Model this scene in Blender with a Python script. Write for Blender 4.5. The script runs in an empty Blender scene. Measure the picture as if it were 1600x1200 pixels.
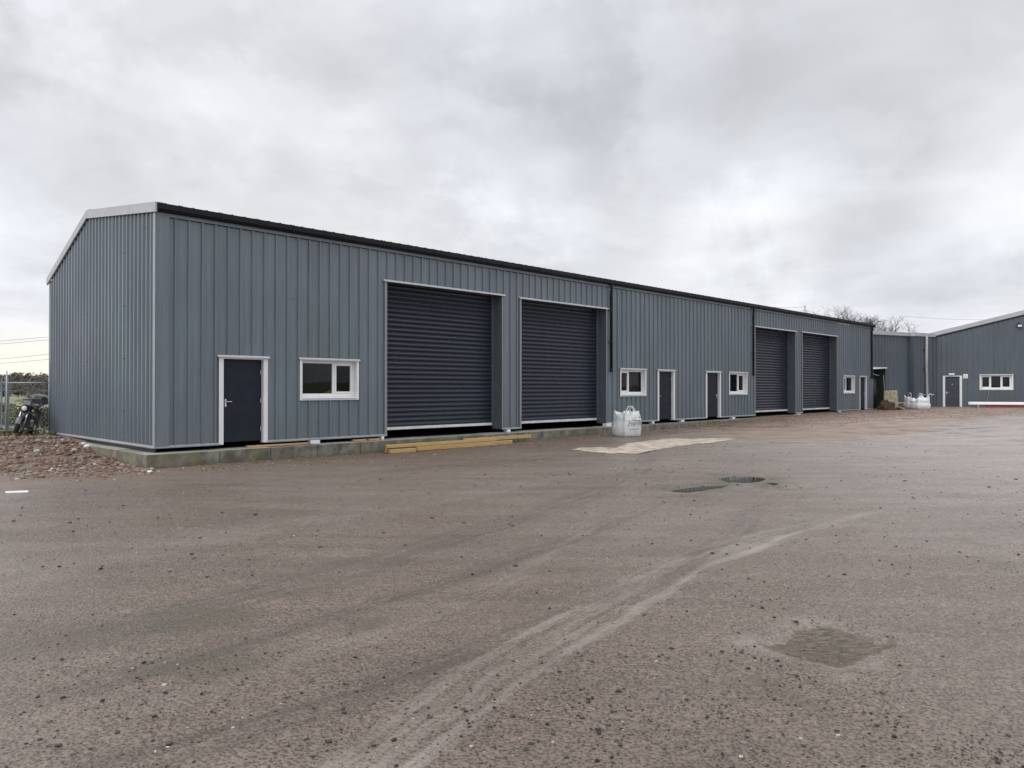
import bpy, bmesh, math, random
from math import sin, cos, atan2, radians, pi, sqrt, hypot
from mathutils import Vector, Matrix, noise as mnoise
random.seed(11)
scene = bpy.context.scene
R = random.uniform

# ------------------------------------------------------------ camera frame
F = 1176.0; HY = 607.0; CH = 1.42                       # focal in px of a 1600 wide picture, horizon row, eye height over wall foot
A = math.atan(1152 / F)
U = (sin(A), cos(A)); V = (-cos(A), sin(A))
CZ = F * CH / 92.5; CX = (244.5 - 800) / F * CZ
def W(X, Z):                                            # camera plan coords -> world plan coords (x along front wall, y into building)
    x, z = X - CX, Z - CZ
    return (x * U[0] + z * U[1], x * V[0] + z * V[1])
CAM = W(0, 0)
def WP(px, Z): return W((px - 800) / F * Z, Z)          # a column of the photo at depth Z

cam_d = bpy.data.cameras.new('camera'); cam = bpy.data.objects.new('camera', cam_d)
scene.collection.objects.link(cam); scene.camera = cam
cam_d.sensor_width = 36; cam_d.lens = F / 1600 * 36; cam_d.clip_end = 4000; cam_d.clip_start = 0.05
cam.location = (CAM[0], CAM[1], CH)
cam.rotation_euler = (radians(90) + math.atan(7 / F), 0, atan2(V[1], U[1]) - pi / 2)
scene.render.resolution_x = 1024; scene.render.resolution_y = 768

# ------------------------------------------------------------ world
SUN_EL = radians(38)
sun_dir_plan = W(-1.0, -0.55); o_ = W(0, 0); sdx, sdy = sun_dir_plan[0] - o_[0], sun_dir_plan[1] - o_[1]
world = bpy.data.worlds.new('World'); scene.world = world; world.use_nodes = True
class NT:
    def __init__(s, nt): s.nt = nt; s.n = nt.nodes; s.l = nt.links
    def node(s, t, **k):
        n = s.n.new(t)
        for a, b in k.items(): setattr(n, a, b)
        return n
    def put(s, sock, v):
        if v is None: return
        if isinstance(v, bpy.types.NodeSocket): s.l.new(v, sock)
        else:
            if hasattr(sock.default_value, '__len__') and not hasattr(v, '__len__'): v = (v, v, v, 1)[:len(sock.default_value)]
            if hasattr(v, '__len__') and len(sock.default_value) == 4 and len(v) == 3: v = (*v, 1)
            sock.default_value = v
    def m(s, op, a, b=None, c=None, clamp=False):
        n = s.node('ShaderNodeMath', operation=op, use_clamp=clamp)
        for i, x in enumerate((a, b, c)):
            if x is not None: s.put(n.inputs[i], x)
        return n.outputs[0]
    def vm(s, op, a, b=None, scale=None):
        n = s.node('ShaderNodeVectorMath', operation=op); s.put(n.inputs[0], a)
        if b is not None: s.put(n.inputs[1], b)
        if scale is not None: s.put(n.inputs['Scale'], scale)
        return n.outputs['Value'] if op in ('LENGTH', 'DOT_PRODUCT', 'DISTANCE') else n.outputs[0]
    def noise(s, vec, scale, detail=4, rough=.55, dist=0, col=False, dim='3D'):
        n = s.node('ShaderNodeTexNoise', noise_dimensions=dim); s.put(n.inputs['Vector'], vec) if vec is not None else None
        n.inputs['Scale'].default_value = scale; n.inputs['Detail'].default_value = detail
        n.inputs['Roughness'].default_value = rough; n.inputs['Distortion'].default_value = dist
        return n.outputs['Color' if col else 'Fac']
    def vor(s, vec, scale, feature='F1', rnd=1, out='Distance'):
        n = s.node('ShaderNodeTexVoronoi', feature=feature); s.put(n.inputs['Vector'], vec)
        n.inputs['Scale'].default_value = scale; n.inputs['Randomness'].default_value = rnd
        return n.outputs[out]
    def ss(s, x, a, b, c=0., d=1.):                     # smooth map range
        n = s.node('ShaderNodeMapRange', interpolation_type='SMOOTHSTEP'); s.put(n.inputs[0], x)
        for i, v in enumerate((a, b, c, d)): s.put(n.inputs[i + 1], v)
        return n.outputs[0]
    def mix(s, f, a, b, mode='MIX'):
        n = s.node('ShaderNodeMix', data_type='RGBA', blend_type=mode); s.put(n.inputs[0], f); s.put(n.inputs[6], a); s.put(n.inputs[7], b)
        return n.outputs[2]
    def sep(s, v):
        n = s.node('ShaderNodeSeparateXYZ'); s.put(n.inputs[0], v); return n.outputs
    def comb(s, x, y, z):
        n = s.node('ShaderNodeCombineXYZ')
        for i, v in enumerate((x, y, z)): s.put(n.inputs[i], v)
        return n.outputs[0]
    def bump(s, h, strength=.5, dist=.01, normal=None):
        n = s.node('ShaderNodeBump'); s.put(n.inputs['Height'], h); n.inputs['Strength'].default_value = strength
        n.inputs['Distance'].default_value = dist
        if normal is not None: s.put(n.inputs['Normal'], normal)
        return n.outputs[0]
w = NT(world.node_tree); w.n.clear()
tc = w.node('ShaderNodeTexCoord').outputs['Generated']
dirn = w.vm('NORMALIZE', tc)
dx, dy, dz = w.sep(dirn)
def cam_dir(px, py):
    X, Z, Y = (px - 800), F, (HY - py); L = sqrt(X * X + Z * Z + Y * Y)
    return ((X * U[0] + Z * U[1]) / L, (X * V[0] + Z * V[1]) / L, Y / L)
zc = w.m('ADD', w.m('MAXIMUM', dz, 0.0), 0.16)
pl = w.comb(w.m('DIVIDE', dx, zc), w.m('DIVIDE', dy, zc), 0.0)
# stretch the cloud layer along one bearing
n1 = w.noise(w.vm('ADD', pl, (3.1, 1.7, .4)), .62, 5, .52, .35)
n2 = w.noise(w.vm('MULTIPLY', w.vm('ADD', dirn, (5., 2., 1.)), (1., 1., 2.4)), 3.6, 6, .5, .25)
n3 = w.noise(w.vm('ADD', pl, (7.7, 2.2, 5.)), 2.0, 5, .55, .3)
br = w.m('ADD', w.m('MULTIPLY', n1, .52), w.m('ADD', w.m('MULTIPLY', n2, .36), w.m('MULTIPLY', n3, .24)))
lum = w.ss(br, .37, .73, .60, .92)
def blob(px, py, rad, amt):
    d = w.vm('DOT_PRODUCT', dirn, cam_dir(px, py))
    f = w.ss(d, cos(radians(rad)), 1.0)
    return w.m('MULTIPLY', f, w.m('MULTIPLY', w.ss(w.noise(dirn, 9, 5, .6), .38, .60, .0, 1.3), amt))
for px, py, rad, amt in ((310, 205, 6, .13), (620, 250, 7, .08), (800, 350, 9, .09), (1190, 370, 8, .10), (60, 420, 14, .08), (1560, 320, 6, .05),
                         (640, 180, 8, -.05), (1380, 290, 9, -.07), (120, 60, 17, -.09), (950, 30, 16, -.05), (1450, 480, 10, .05), (900, 160, 9, -.04), (1500, 60, 12, .02)):
    lum = w.m('ADD', lum, blob(px, py, rad, amt))
lowband = w.ss(dz, .0, .16, .06, 0.)
lum = w.m('ADD', lum, lowband)
zen = w.ss(dz, .48, .85, 1.0, 2.1)
lum = w.m('MULTIPLY', lum, zen)
tint = w.mix(w.ss(w.noise(dirn, 2.2, 3), .35, .65), (.965, .99, 1.06), (.985, 1.0, 1.03))
cl = w.vm('SCALE', tint, scale=lum)
# pale warm break in the cloud low down on the left
gd = w.vm('DOT_PRODUCT', dirn, cam_dir(-60, 585))
glow = w.m('MULTIPLY', w.ss(gd, cos(radians(34)), cos(radians(2))), w.ss(dz, .09, .015, 0, 1))
cl = w.mix(w.m('MULTIPLY', glow, .9), cl, (1.06, 1.0, .84))
skyt = w.node('ShaderNodeTexSky', sky_type='NISHITA'); skyt.sun_disc = False
skyt.sun_elevation = SUN_EL; skyt.sun_rotation = atan2(sdx, sdy); skyt.air_density = 1.4; skyt.dust_density = 4
bg1 = w.node('ShaderNodeBackground'); w.put(bg1.inputs[0], skyt.outputs[0]); bg1.inputs[1].default_value = .08
bg2 = w.node('ShaderNodeBackground'); w.put(bg2.inputs[0], cl); bg2.inputs[1].default_value = 1.0
mx = w.node('ShaderNodeMixShader'); mx.inputs[0].default_value = .95
w.l.new(bg1.outputs[0], mx.inputs[1]); w.l.new(bg2.outputs[0], mx.inputs[2])
wo = w.node('ShaderNodeOutputWorld'); w.l.new(mx.outputs[0], wo.inputs[0])
sun_d = bpy.data.lights.new('sun', 'SUN'); sun_d.energy = 1.1; sun_d.angle = radians(35); sun_d.color = (1, .96, .9)
sun = bpy.data.objects.new('sun', sun_d); scene.collection.objects.link(sun)
sv = Vector((sdx, sdy, 0)).normalized() * cos(SUN_EL) + Vector((0, 0, sin(SUN_EL)))
sun.rotation_euler = sv.to_track_quat('Z', 'Y').to_euler()
scene.view_settings.view_transform = 'Standard'; scene.view_settings.look = 'None'
scene.view_settings.exposure = .14; scene.view_settings.gamma = 1
scene.cycles.max_bounces = 6; scene.cycles.diffuse_bounces = 3; scene.cycles.glossy_bounces = 4; scene.cycles.transparent_max_bounces = 12

# ------------------------------------------------------------ materials
MATS = {}
def mat(name, fn):
    m_ = bpy.data.materials.new(name); m_.use_nodes = True
    t = NT(m_.node_tree); b = t.n['Principled BSDF']; fn(t, b, t.node('ShaderNodeTexCoord')); MATS[name] = m_; return m_
def plain(name, col, rough=.5, metal=0, var=.12, vscale=3, bump=0, bscale=60, spec=.5):
    def fn(t, b, c):
        o = c.outputs['Object']
        n = t.noise(o, vscale, 5, .6)
        f = t.ss(n, .3, .7, 1 - var, 1 + var)
        t.put(b.inputs['Base Color'], t.vm('SCALE', col, scale=f))
        t.put(b.inputs['Roughness'], t.ss(n, .3, .7, rough * 1.12, rough * .88))
        b.inputs['Metallic'].default_value = metal; b.inputs['Specular IOR Level'].default_value = spec
        if bump: t.put(b.inputs['Normal'], t.bump(t.noise(o, bscale, 4), bump, .01))
    return mat(name, fn)
def cladding(name, col, rough=.42, dirt=.35):
    def fn(t, b, c):
        o = c.outputs['Object']; x, y, z = t.sep(o)
        al = t.m('ADD', x, y)
        sheet = t.m('FLOOR', t.m('DIVIDE', t.m('ADD', x, t.m('MULTIPLY', y, 1.0)), 1.0))
        wn = t.node('ShaderNodeTexWhiteNoise', noise_dimensions='1D'); t.put(wn.inputs['W'], sheet)
        st = t.noise(t.vm('MULTIPLY', o, (7, 7, .35)), 1.6, 4, .6)         # faint run-down streaks
        bl = t.noise(t.vm('MULTIPLY', o, (1, 1, .6)), .7, 4, .55)
        f = t.m('ADD', t.m('MULTIPLY', wn.outputs[0], .10), t.m('ADD', t.ss(st, .3, .7, .90, 1.06), t.ss(bl, .3, .7, -.06, .06)))
        colr = t.vm('SCALE', t.mix(t.ss(t.noise(t.vm('MULTIPLY', o, (1, 1, .5)), .45, 3), .35, .65), (col[0]*1.02, col[1]*.985, col[2]*1.01), (col[0]*.965, col[1]*1.015, col[2]*.99)), scale=f)
        # mud splash at the foot of the sheets
        sp = t.m('MULTIPLY', t.ss(z, .02, .75, 1, 0), t.ss(t.noise(o, 5, 6, .7), .42, .72))
        colr = t.mix(t.m('MULTIPLY', sp, dirt), colr, (.17, .14, .11))
        rx = t.m('SUBTRACT', t.m('FRACT', t.m('MULTIPLY', al, 3)), .28); rz_ = t.m('SUBTRACT', t.m('FRACT', t.m('DIVIDE', z, 1.37)), .6)
        sc = t.vm('LENGTH', t.comb(t.m('DIVIDE', rx, 3), t.m('MULTIPLY', rz_, 1.37), 0)); colr = t.mix(t.m('MULTIPLY', t.ss(sc, .013, .008), t.ss(wn.outputs[0], .2, .6, .25, .9)), colr, (.03, .033, .04))
        drip = t.noise(t.vm('MULTIPLY', o, (26, 26, .22)), 1.0, 3, .5); colr = t.vm('SCALE', colr, scale=t.ss(drip, .58, .74, 1, .86))
        # scattered scuffs and fixings
        v = t.vor(t.vm('MULTIPLY', o, (1, 1, .62)), 1.9); colr = t.mix(t.ss(v, .045, .03), colr, (.07, .08, .09))
        t.put(b.inputs['Base Color'], colr)
        t.put(b.inputs['Roughness'], t.m('ADD', t.ss(bl, .3, .7, rough + .07, rough - .06), t.m('MULTIPLY', sp, .25)))
        ob = t.noise(t.vm('MULTIPLY', o, (1, 1, .45)), 2.2, 3, .5)          # oil-canning of thin sheet
        t.put(b.inputs['Normal'], t.bump(ob, .25, .03))
    return mat(name, fn)
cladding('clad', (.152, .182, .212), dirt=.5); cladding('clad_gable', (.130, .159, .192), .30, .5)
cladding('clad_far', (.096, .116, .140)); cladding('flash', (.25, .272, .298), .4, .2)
plain('reveal', (.105, .12, .14), .45)  # cladding colour darkened to stand for shade inside the shutter openings
plain('flash_pale', (.30, .325, .355), .35, var=.06); plain('trim_light', (.56, .575, .60), .42, var=.06); plain('verge', (.43, .445, .475), .4, var=.06)
plain('white', (.80, .81, .83), .35, var=.04); plain('upvc', (.84, .85, .86), .25, var=.02)
plain('gutter', (.008, .009, .012), .5, spec=.25); plain('pipe_grey', (.36, .38, .37), .4)
plain('shutter', (.024, .031, .049), .28, var=.10, vscale=1.2); plain('shutter_rail', (.70, .71, .74), .35)
plain('door', (.011, .016, .028), .55, var=.08, spec=.3); plain('door_far', (.045, .055, .075), .5)
plain('steel', (.62, .62, .62), .28, .9); plain('inside', (.03, .03, .034), .8); plain('roofm', (.07, .075, .085), .5)
plain('slab', (.05, .048, .046), .85, bump=.3); plain('black', (.015, .015, .017), .4); plain('rubber', (.018, .018, .02), .75)
plain('bike_grey', (.16, .17, .18), .3, .6); plain('gloss', (.012, .013, .02), .15, var=.02); plain('lens', (.75, .78, .8), .08)
plain('galv', (.36, .38, .40), .45, .6); plain('palisade', (.17, .20, .24), .5); plain('cable', (.25, .25, .26), .6)
plain('beige', (.36, .31, .22), .8, var=.3, vscale=4); plain('red', (.35, .05, .06), .6); plain('tarp', (.012, .013, .016), .35)
plain('green_in', (.05, .075, .055), .7); plain('bark', (.085, .072, .06), .9, bump=.5, bscale=20)
plain('bark_far', (.10, .09, .082), .9); plain('far_wood', (.085, .072, .055), 1, var=.4, vscale=.05)
plain('field', (.21, .23, .115), 1, var=.25, vscale=.02); plain('strap', (.42, .50, .47), .6); plain('ink', (.03, .05, .045), .6)
plain('yellow_in', (.9, .48, .06), .6); plain('maroon_in', (.09, .02, .03), .6)
def f_concrete(t, b, c):
    o = c.outputs['Object']; x, y, z = t.sep(o)
    n = t.noise(o, 3.5, 8, .65); k = t.noise(t.vm('MULTIPLY', o, (1.6, 1.6, 1.0)), 1.6, 6, .65)
    col = t.mix(t.ss(n, .3, .7), (.13, .122, .10), (.27, .255, .22))
    col = t.mix(t.m('MULTIPLY', t.ss(k, .45, .65), .7), col, (.07, .064, .05))
    moss = t.m('MULTIPLY', t.ss(t.noise(t.vm('ADD', o, (9, 2, 1)), 1.5, 7, .7), .46, .60), .55)
    col = t.mix(moss, col, (.17, .165, .075))
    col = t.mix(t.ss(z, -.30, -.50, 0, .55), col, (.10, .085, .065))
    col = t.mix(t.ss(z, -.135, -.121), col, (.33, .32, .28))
    t.put(b.inputs['Base Color'], col); b.inputs['Roughness'].default_value = .85
    t.put(b.inputs['Normal'], t.bump(t.noise(o, 45, 6, .7), .5, .012))
mat('concrete', f_concrete)
plain('plank_wood', (.55, .33, .18), .7, var=.2)
def f_timber(t, b, c):
    o = c.outputs['Object']
    g = t.noise(t.vm('MULTIPLY', o, (.8, 18, 18)), 2.0, 4, .6, .3)
    k = t.vor(t.vm('MULTIPLY', o, (2.6, 6, 6)), 1.0)
    oi = t.node('ShaderNodeObjectInfo').outputs['Random']
    col = t.mix(t.ss(g, .3, .7), (.44, .27, .10), (.60, .42, .20))
    col = t.mix(t.m('MULTIPLY', oi, .5), col, (.46, .35, .16)); col = t.mix(t.ss(k, .17, .09), col, (.16, .075, .025))
    t.put(b.inputs['Base Color'], col); b.inputs['Roughness'].default_value = .65
mat('timber', f_timber)
def f_glass(t, b, c):
    fr = t.node('ShaderNodeFresnel'); fr.inputs[0].default_value = 1.5
    tr = t.node('ShaderNodeBsdfTransparent'); tr.inputs[0].default_value = (.6, .63, .64, 1)
    gl = t.node('ShaderNodeBsdfGlossy'); gl.inputs['Roughness'].default_value = .02; gl.inputs[0].default_value = (.9, .95, 1, 1)
    t.put(gl.inputs['Normal'], t.bump(t.noise(c.outputs['Object'], 1.5, 2), .06, .02))
    m1 = t.node('ShaderNodeMixShader'); t.l.new(t.m('MULTIPLY', fr.outputs[0], .55, clamp=True), m1.inputs[0])
    t.l.new(tr.outputs[0], m1.inputs[1]); t.l.new(gl.outputs[0], m1.inputs[2]); t.l.new(m1.outputs[0], t.n['Material Output'].inputs[0])
mat('glass', f_glass)
def f_bag(t, b, c):
    o = c.outputs['Object']; x, y, z = t.sep(o)
    wv = t.m('MULTIPLY', t.m('SINE', t.m('MULTIPLY', z, 260)), t.m('SINE', t.m('MULTIPLY', t.m('ADD', x, y), 260)))
    n = t.noise(o, 4, 5, .6)
    col = t.mix(t.ss(n, .3, .7), (.80, .83, .85), (.87, .89, .90))
    col = t.mix(t.m('MULTIPLY', t.ss(z, .28, .0), .6), col, (.50, .44, .38))
    t.put(b.inputs['Base Color'], col); b.inputs['Roughness'].default_value = .5
    t.put(b.inputs['Normal'], t.bump(t.m('ADD', t.m('MULTIPLY', wv, .1), t.noise(o, 7, 4, .6, .8)), .6, .05))
mat('bag', f_bag)
def f_leaf(c1, c2):
    def fn(t, b, c):
        n = t.noise(c.outputs['Object'], 2.5, 3); oi = t.noise(c.outputs['Object'], 30, 1)
        t.put(b.inputs['Base Color'], t.mix(t.ss(t.m('ADD', t.m('MULTIPLY', n, .6), t.m('MULTIPLY', oi, .4)), .38, .62), c1, c2)); b.inputs['Roughness'].default_value = .6
    return fn
mat('hedge', f_leaf((.025, .032, .016), (.075, .078, .032))); mat('grass', f_leaf((.10, .12, .04), (.22, .20, .10)))
def f_rub(c1, c2, c3, c4):
    def fn(t, b, c):
        a = t.node('ShaderNodeAttribute'); a.attribute_name = 'tone'; v = a.outputs['Fac']
        col = t.mix(t.ss(v, .2, .5), c1, c2); col = t.mix(t.ss(v, .6, .8), col, c3); col = t.mix(t.ss(v, .93, .96), col, c4)
        t.put(b.inputs['Base Color'], col); b.inputs['Roughness'].default_value = .75
        t.put(b.inputs['Normal'], t.bump(t.noise(c.outputs['Object'], 60, 4), .5, .01))
    return fn
mat('rubble', f_rub((.15, .088, .062), (.23, .15, .112), (.24, .20, .16), (.42, .39, .35)))
mat('stones', f_rub((.022, .02, .019), (.05, .043, .038), (.12, .10, .085), (.42, .38, .34)))

def circ(p1, p2, p3):
    ax, ay = p1; bx, by = p2; cx, cy = p3
    d = 2 * (ax * (by - cy) + bx * (cy - ay) + cx * (ay - by))
    ux = ((ax*ax+ay*ay)*(by-cy)+(bx*bx+by*by)*(cy-ay)+(cx*cx+cy*cy)*(ay-by))/d
    uy = ((ax*ax+ay*ay)*(cx-bx)+(bx*bx+by*by)*(ax-cx)+(cx*cx+cy*cy)*(bx-ax))/d
    return (ux, uy), hypot(ax-ux, ay-uy)
def GP(px, py, g=-.46):                                 # ground point seen at a photo pixel
    Z = (CH - g) * F / (py - HY); return WP(px, Z)
WET = GP(40, 800)
def f_ground(t, b, c):
    o = c.outputs['Object']; x, y, z = t.sep(o)
    big = t.noise(o, .16, 5, .55, .4); mid = t.noise(t.vm('ADD', o, (4, 9, 0)), .8, 6, .6); sm = t.noise(o, 9, 5, .65)
    fine = t.noise(o, 68, 4, .75); peb = t.vor(o, 42); peb2 = t.vor(t.vm('ADD', o, (3, 3, 0)), 95)
    col = t.mix(t.ss(big, .36, .64), (.168, .127, .101), (.180, .143, .118))
    col = t.mix(t.m('MULTIPLY', t.ss(mid, .35, .7), .55), col, (.124, .091, .074))
    # greyer right of the yard, with its wet sheen painted paler; browner left
    col = t.mix(t.ss(t.m('ADD', t.m('MULTIPLY', x, .7), t.m('MULTIPLY', y, -.7)), 10, 27, 0, .8), col, (.345, .305, .282))
    grain = t.m('ADD', t.m('MULTIPLY', fine, .7), t.m('MULTIPLY', peb, .6))
    sp1 = t.noise(t.vm('ADD', o, (7, 3, 0)), 19, 3, .7); sp2 = t.noise(t.vm('ADD', o, (1, 6, 0)), 6.5, 5, .7)
    col = t.vm('SCALE', col, scale=t.m('MULTIPLY', t.ss(sp1, .36, .64, .90, 1.10), t.ss(sp2, .34, .66, .92, 1.08)))
    col = t.mix(t.m('MULTIPLY', t.ss(t.vor(t.vm('ADD', o, (11, 5, 0)), 7.5), .17, .09), t.ss(t.noise(t.vm('ADD', o, (2, 2, 0)), .9, 4), .46, .62, 0, .75)), col, (.05, .04, .032))
    col = t.vm('SCALE', col, scale=t.ss(grain, .42, .78, .50, 1.42))
    col = t.mix(t.m('MULTIPLY', t.ss(peb2, .16, .08), t.ss(t.noise(o, 3.1, 3), .36, .56)), col, (.035, .03, .027))
    col = t.mix(t.m('MULTIPLY', t.ss(t.vor(t.vm('ADD', o, (1, 5, 0)), 24), .13, .08), .7), col, (.30, .27, .25))
    rough = t.ss(t.m('ADD', t.m('MULTIPLY', mid, .6), t.m('MULTIPLY', big, .4)), .38, .62, .25, .44)
    # wheel tracks swinging through the yard
    hsum = None; tsum = None
    tracks = [((GP(700, 1165), GP(1000, 948), GP(1250, 832)), .10, 1.7), ((GP(560, 1190), GP(800, 1015), GP(1200, 835)), .26, 1.1), ((GP(620, 1190), GP(900, 990), GP(1230, 836)), .05, .8),
              ((GP(100, 1120), GP(700, 930), GP(1300, 745)), .35, .15), ((GP(900, 1190), GP(1180, 1020), GP(1400, 790)), .35, .15),
              ((GP(30, 900), GP(560, 800), GP(1100, 715)), .6, .35), ((GP(60, 1010), GP(500, 900), GP(900, 780)), .5, -.6), ((GP(0, 1110), GP(450, 985), GP(1000, 800)), .22, -.7), ((GP(0, 1170), GP(300, 1085), GP(800, 905)), .18, .35),
              ((GP(100, 775), GP(500, 745), GP(900, 712)), .5, -.4), ((GP(240, 1180), GP(760, 1010), GP(1120, 850)), .28, -.8)]
    for pts, wd, amt in tracks:
        cc, rr = circ(*pts)
        q = t.vm('SUBTRACT', o, (cc[0], cc[1], 0)); q = t.vm('MULTIPLY', q, (1, 1, 0)); d = t.m('SUBTRACT', t.vm('LENGTH', q), rr)
        d = t.m('ADD', d, t.ss(t.noise(o, .5, 2), 0, 1, -.12, .12))
        ang = t.m('ARCTAN2', t.sep(q)[1], t.sep(q)[0])
        band = t.ss(t.m('ABSOLUTE', d), wd, wd * .35)
        st = t.noise(t.comb(t.m('MULTIPLY', d, 9), t.m('MULTIPLY', ang, rr * .45), 0), 1.0, 4, .6)
        k = t.m('MULTIPLY', t.m('MULTIPLY', band, t.ss(st, .34, .62)), amt)
        k = t.m('MULTIPLY', k, t.ss(t.vm('LENGTH', t.vm('MULTIPLY', t.vm('SUBTRACT', o, (CAM[0], CAM[1], 0)), (1, 1, 0))), 8.5, 14, 1, .12)) if wd < .31 else k
        tsum = k if tsum is None else t.m('ADD', tsum, k)
    col = t.mix(t.m('MULTIPLY', tsum, .62, clamp=True), col, (.31, .265, .235))
    col = t.mix(t.m('MULTIPLY', tsum, -.9, clamp=True), col, (.085, .068, .056))
    # general faint drag marks along the yard
    dr = t.noise(t.vm('MULTIPLY', t.comb(t.m('ADD', t.m('MULTIPLY', x, U[0]), t.m('MULTIPLY', y, V[0])), t.m('ADD', t.m('MULTIPLY', x, U[1]), t.m('MULTIPLY', y, V[1])), 0), (.22, 1.5, 1)), 1.3, 5, .6, .3)
    col = t.vm('SCALE', col, scale=t.ss(dr, .32, .68, .88, 1.10))
    # dark oily / muddy patches
    mud = t.m('MULTIPLY', t.ss(t.noise(t.vm('ADD', o, (30, 4, 0)), .9, 5, .6), .60, .70), t.ss(y, -19, -8, 1, .3))
    col = t.mix(t.m('MULTIPLY', mud, .5), col, (.12, .098, .06))
    # pothole: pale worn rim, brown silt in the hollow
    gx, gy = GP(1292, 1003); q = t.vm('SUBTRACT', o, (gx, gy, 0)); lx = t.vm('DOT_PRODUCT', q, (U[0], V[0], 0)); lz = t.vm('DOT_PRODUCT', q, (U[1], V[1], 0))
    n_a = t.ss(t.noise(o, 4, 5, .65), .2, .8, -.28, .28)
    dd = t.m('ADD', t.m('ADD', t.m('MULTIPLY', t.m('ABSOLUTE', t.m('ADD', lx, t.m('MULTIPLY', lz, -.25))), 1/.46), t.m('MULTIPLY', t.m('ABSOLUTE', lz), 1/.46)), n_a)
    rim = t.m('MULTIPLY', t.ss(dd, 2.0, 1.15), t.ss(t.noise(t.vm('ADD', o, (2, 8, 0)), 2.2, 4), .40, .62)); col = t.mix(t.m('MULTIPLY', rim, .45), col, (.36, .32, .285))
    rip = t.noise(t.comb(t.m('MULTIPLY', lx, 9), t.m('MULTIPLY', lz, 46), 0), 1.0, 5, .7, 1.0)
    pot = t.ss(dd, 1.06, .92); col = t.mix(t.m('MULTIPLY', pot, .92), col, t.mix(t.ss(rip, .40, .60), (.050, .036, .022), (.23, .175, .12)))
    for (px, py, rx) in ((1160, 748, 1.5), (1100, 762, 1.2), (310, 968, .5), (570, 975, .35), (300, 1045, .6)):
        gx, gy = GP(px, py); d2 = t.vm('LENGTH', t.vm('MULTIPLY', t.vm('SUBTRACT', o, (gx, gy, 0)), (1, 1, 0))); d2 = t.m('ADD', d2, t.ss(mid, .25, .75, -rx*.6, rx*.6))
        col = t.mix(t.m('MULTIPLY', t.ss(d2, rx, rx*.3), .55), col, (.10, .085, .058))
    a0 = GP(840, 915); a1 = GP(1075, 985) if False else GP(560, 978)
    a0 = GP(435, 915); L = hypot(a1[0]-a0[0], a1[1]-a0[1]); ex, ey = (a1[0]-a0[0])/L, (a1[1]-a0[1])/L
    q = t.vm('SUBTRACT', o, (a0[0], a0[1], 0)); al = t.vm('DOT_PRODUCT', q, (ex, ey, 0)); ac = t.vm('DOT_PRODUCT', q, (-ey, ex, 0))
    ac = t.m('ADD', ac, t.ss(t.noise(o, 3, 3), 0, 1, -.12, .12))
    crack = t.m('MULTIPLY', t.ss(t.m('ABSOLUTE', ac), .03, .01), t.m('MULTIPLY', t.ss(al, -.1, .3), t.ss(al, L + .2, L - .4)))
    col = t.mix(t.m('MULTIPLY', crack, .35), col, (.05, .042, .036))
    # soil along the building foot, red brick dust at the far half and behind the gable
    edge = t.m('ADD', y, t.ss(t.noise(o, .7, 5, .6), .2, .8, -1.5, 1.5))
    soil = t.m('MULTIPLY', t.ss(edge, -3.6, -1.0), t.ss(x, -1.0, 6, .8, 1))
    col = t.mix(t.m('MULTIPLY', soil, t.ss(sm, .3, .62, .35, .9)), col, (.175, .125, .085))
    reach = t.ss(x, 13, 21, -2.2, -9.6)
    redm = t.m('MULTIPLY', t.ss(t.m('SUBTRACT', edge, reach), -1.0, 1.2), t.ss(t.m('ADD', t.m('SUBTRACT', x, t.m('MULTIPLY', t.m('ADD', y, 1), .55)), t.ss(mid, .3, .7, -3, 3)), 18, 24))
    rc = t.mix(t.ss(t.noise(t.vm('MULTIPLY', o, (1, 1, 1)), 1.4, 6, .65), .4, .62), (.285, .185, .138), (.235, .180, .132))
    col = t.mix(t.m('MULTIPLY', redm, t.ss(t.noise(o, 1.1, 6, .7), .34, .54, .35, .95)), col, rc)
    rut = t.noise(t.vm('MULTIPLY', t.comb(t.vm('DOT_PRODUCT', o, (U[0], V[0], 0)), t.vm('DOT_PRODUCT', o, (U[1], V[1], 0)), 0), (.35, 1.1, 1)), 1.6, 6, .65, .6)
    zone = t.m('MULTIPLY', t.ss(t.m('ADD', x, t.m('MULTIPLY', y, .6)), 8, 22), t.ss(y, -26, -16))
    col = t.mix(t.m('MULTIPLY', t.m('MULTIPLY', zone, t.ss(rut, .54, .62)), .85), col, (.10, .082, .07))
    col = t.mix(t.m('MULTIPLY', t.m('MULTIPLY', zone, t.ss(rut, .45, .38)), .4), col, (.42, .38, .35))
    # behind / beside the gable
    lf = t.m('MULTIPLY', t.ss(t.m('SUBTRACT', edge, t.ss(x, -9, -1, 3.6, 0)), -1.0, .8), t.ss(x, .2, -.2))
    col = t.mix(t.m('MULTIPLY', lf, t.ss(sm, .3, .6, .5, 1)), col, t.mix(t.ss(mid, .4, .6), (.20, .125, .09), (.20, .16, .12)))
    # grass verge and fields further off behind
    gr = t.m('MULTIPLY', t.ss(t.m('ADD', y, t.ss(mid, .3, .7, -.6, .6)), 7.9, 9.0), t.ss(x, 1.5, -.3))
    col = t.mix(t.m('MULTIPLY', gr, t.ss(sm, .3, .62, .3, 1)), col, (.15, .145, .06))
    fld = t.ss(t.vm('LENGTH', o), 90, 130); col = t.mix(fld, col, t.mix(t.ss(t.noise(o, .01, 4), .42, .58), (.19, .21, .10), (.24, .22, .13)))
    t.put(b.inputs['Base Color'], col)
    wetd = t.vm('LENGTH', t.vm('MULTIPLY', t.vm('SUBTRACT', o, (WET[0], WET[1], 0)), (1, 1, 0)))
    wet = t.m('MULTIPLY', t.ss(t.m('ADD', wetd, t.ss(mid, .3, .7, -1.8, 1.8)), 6, 1.5), .16)
    rough = t.m('SUBTRACT', rough, wet)
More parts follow.
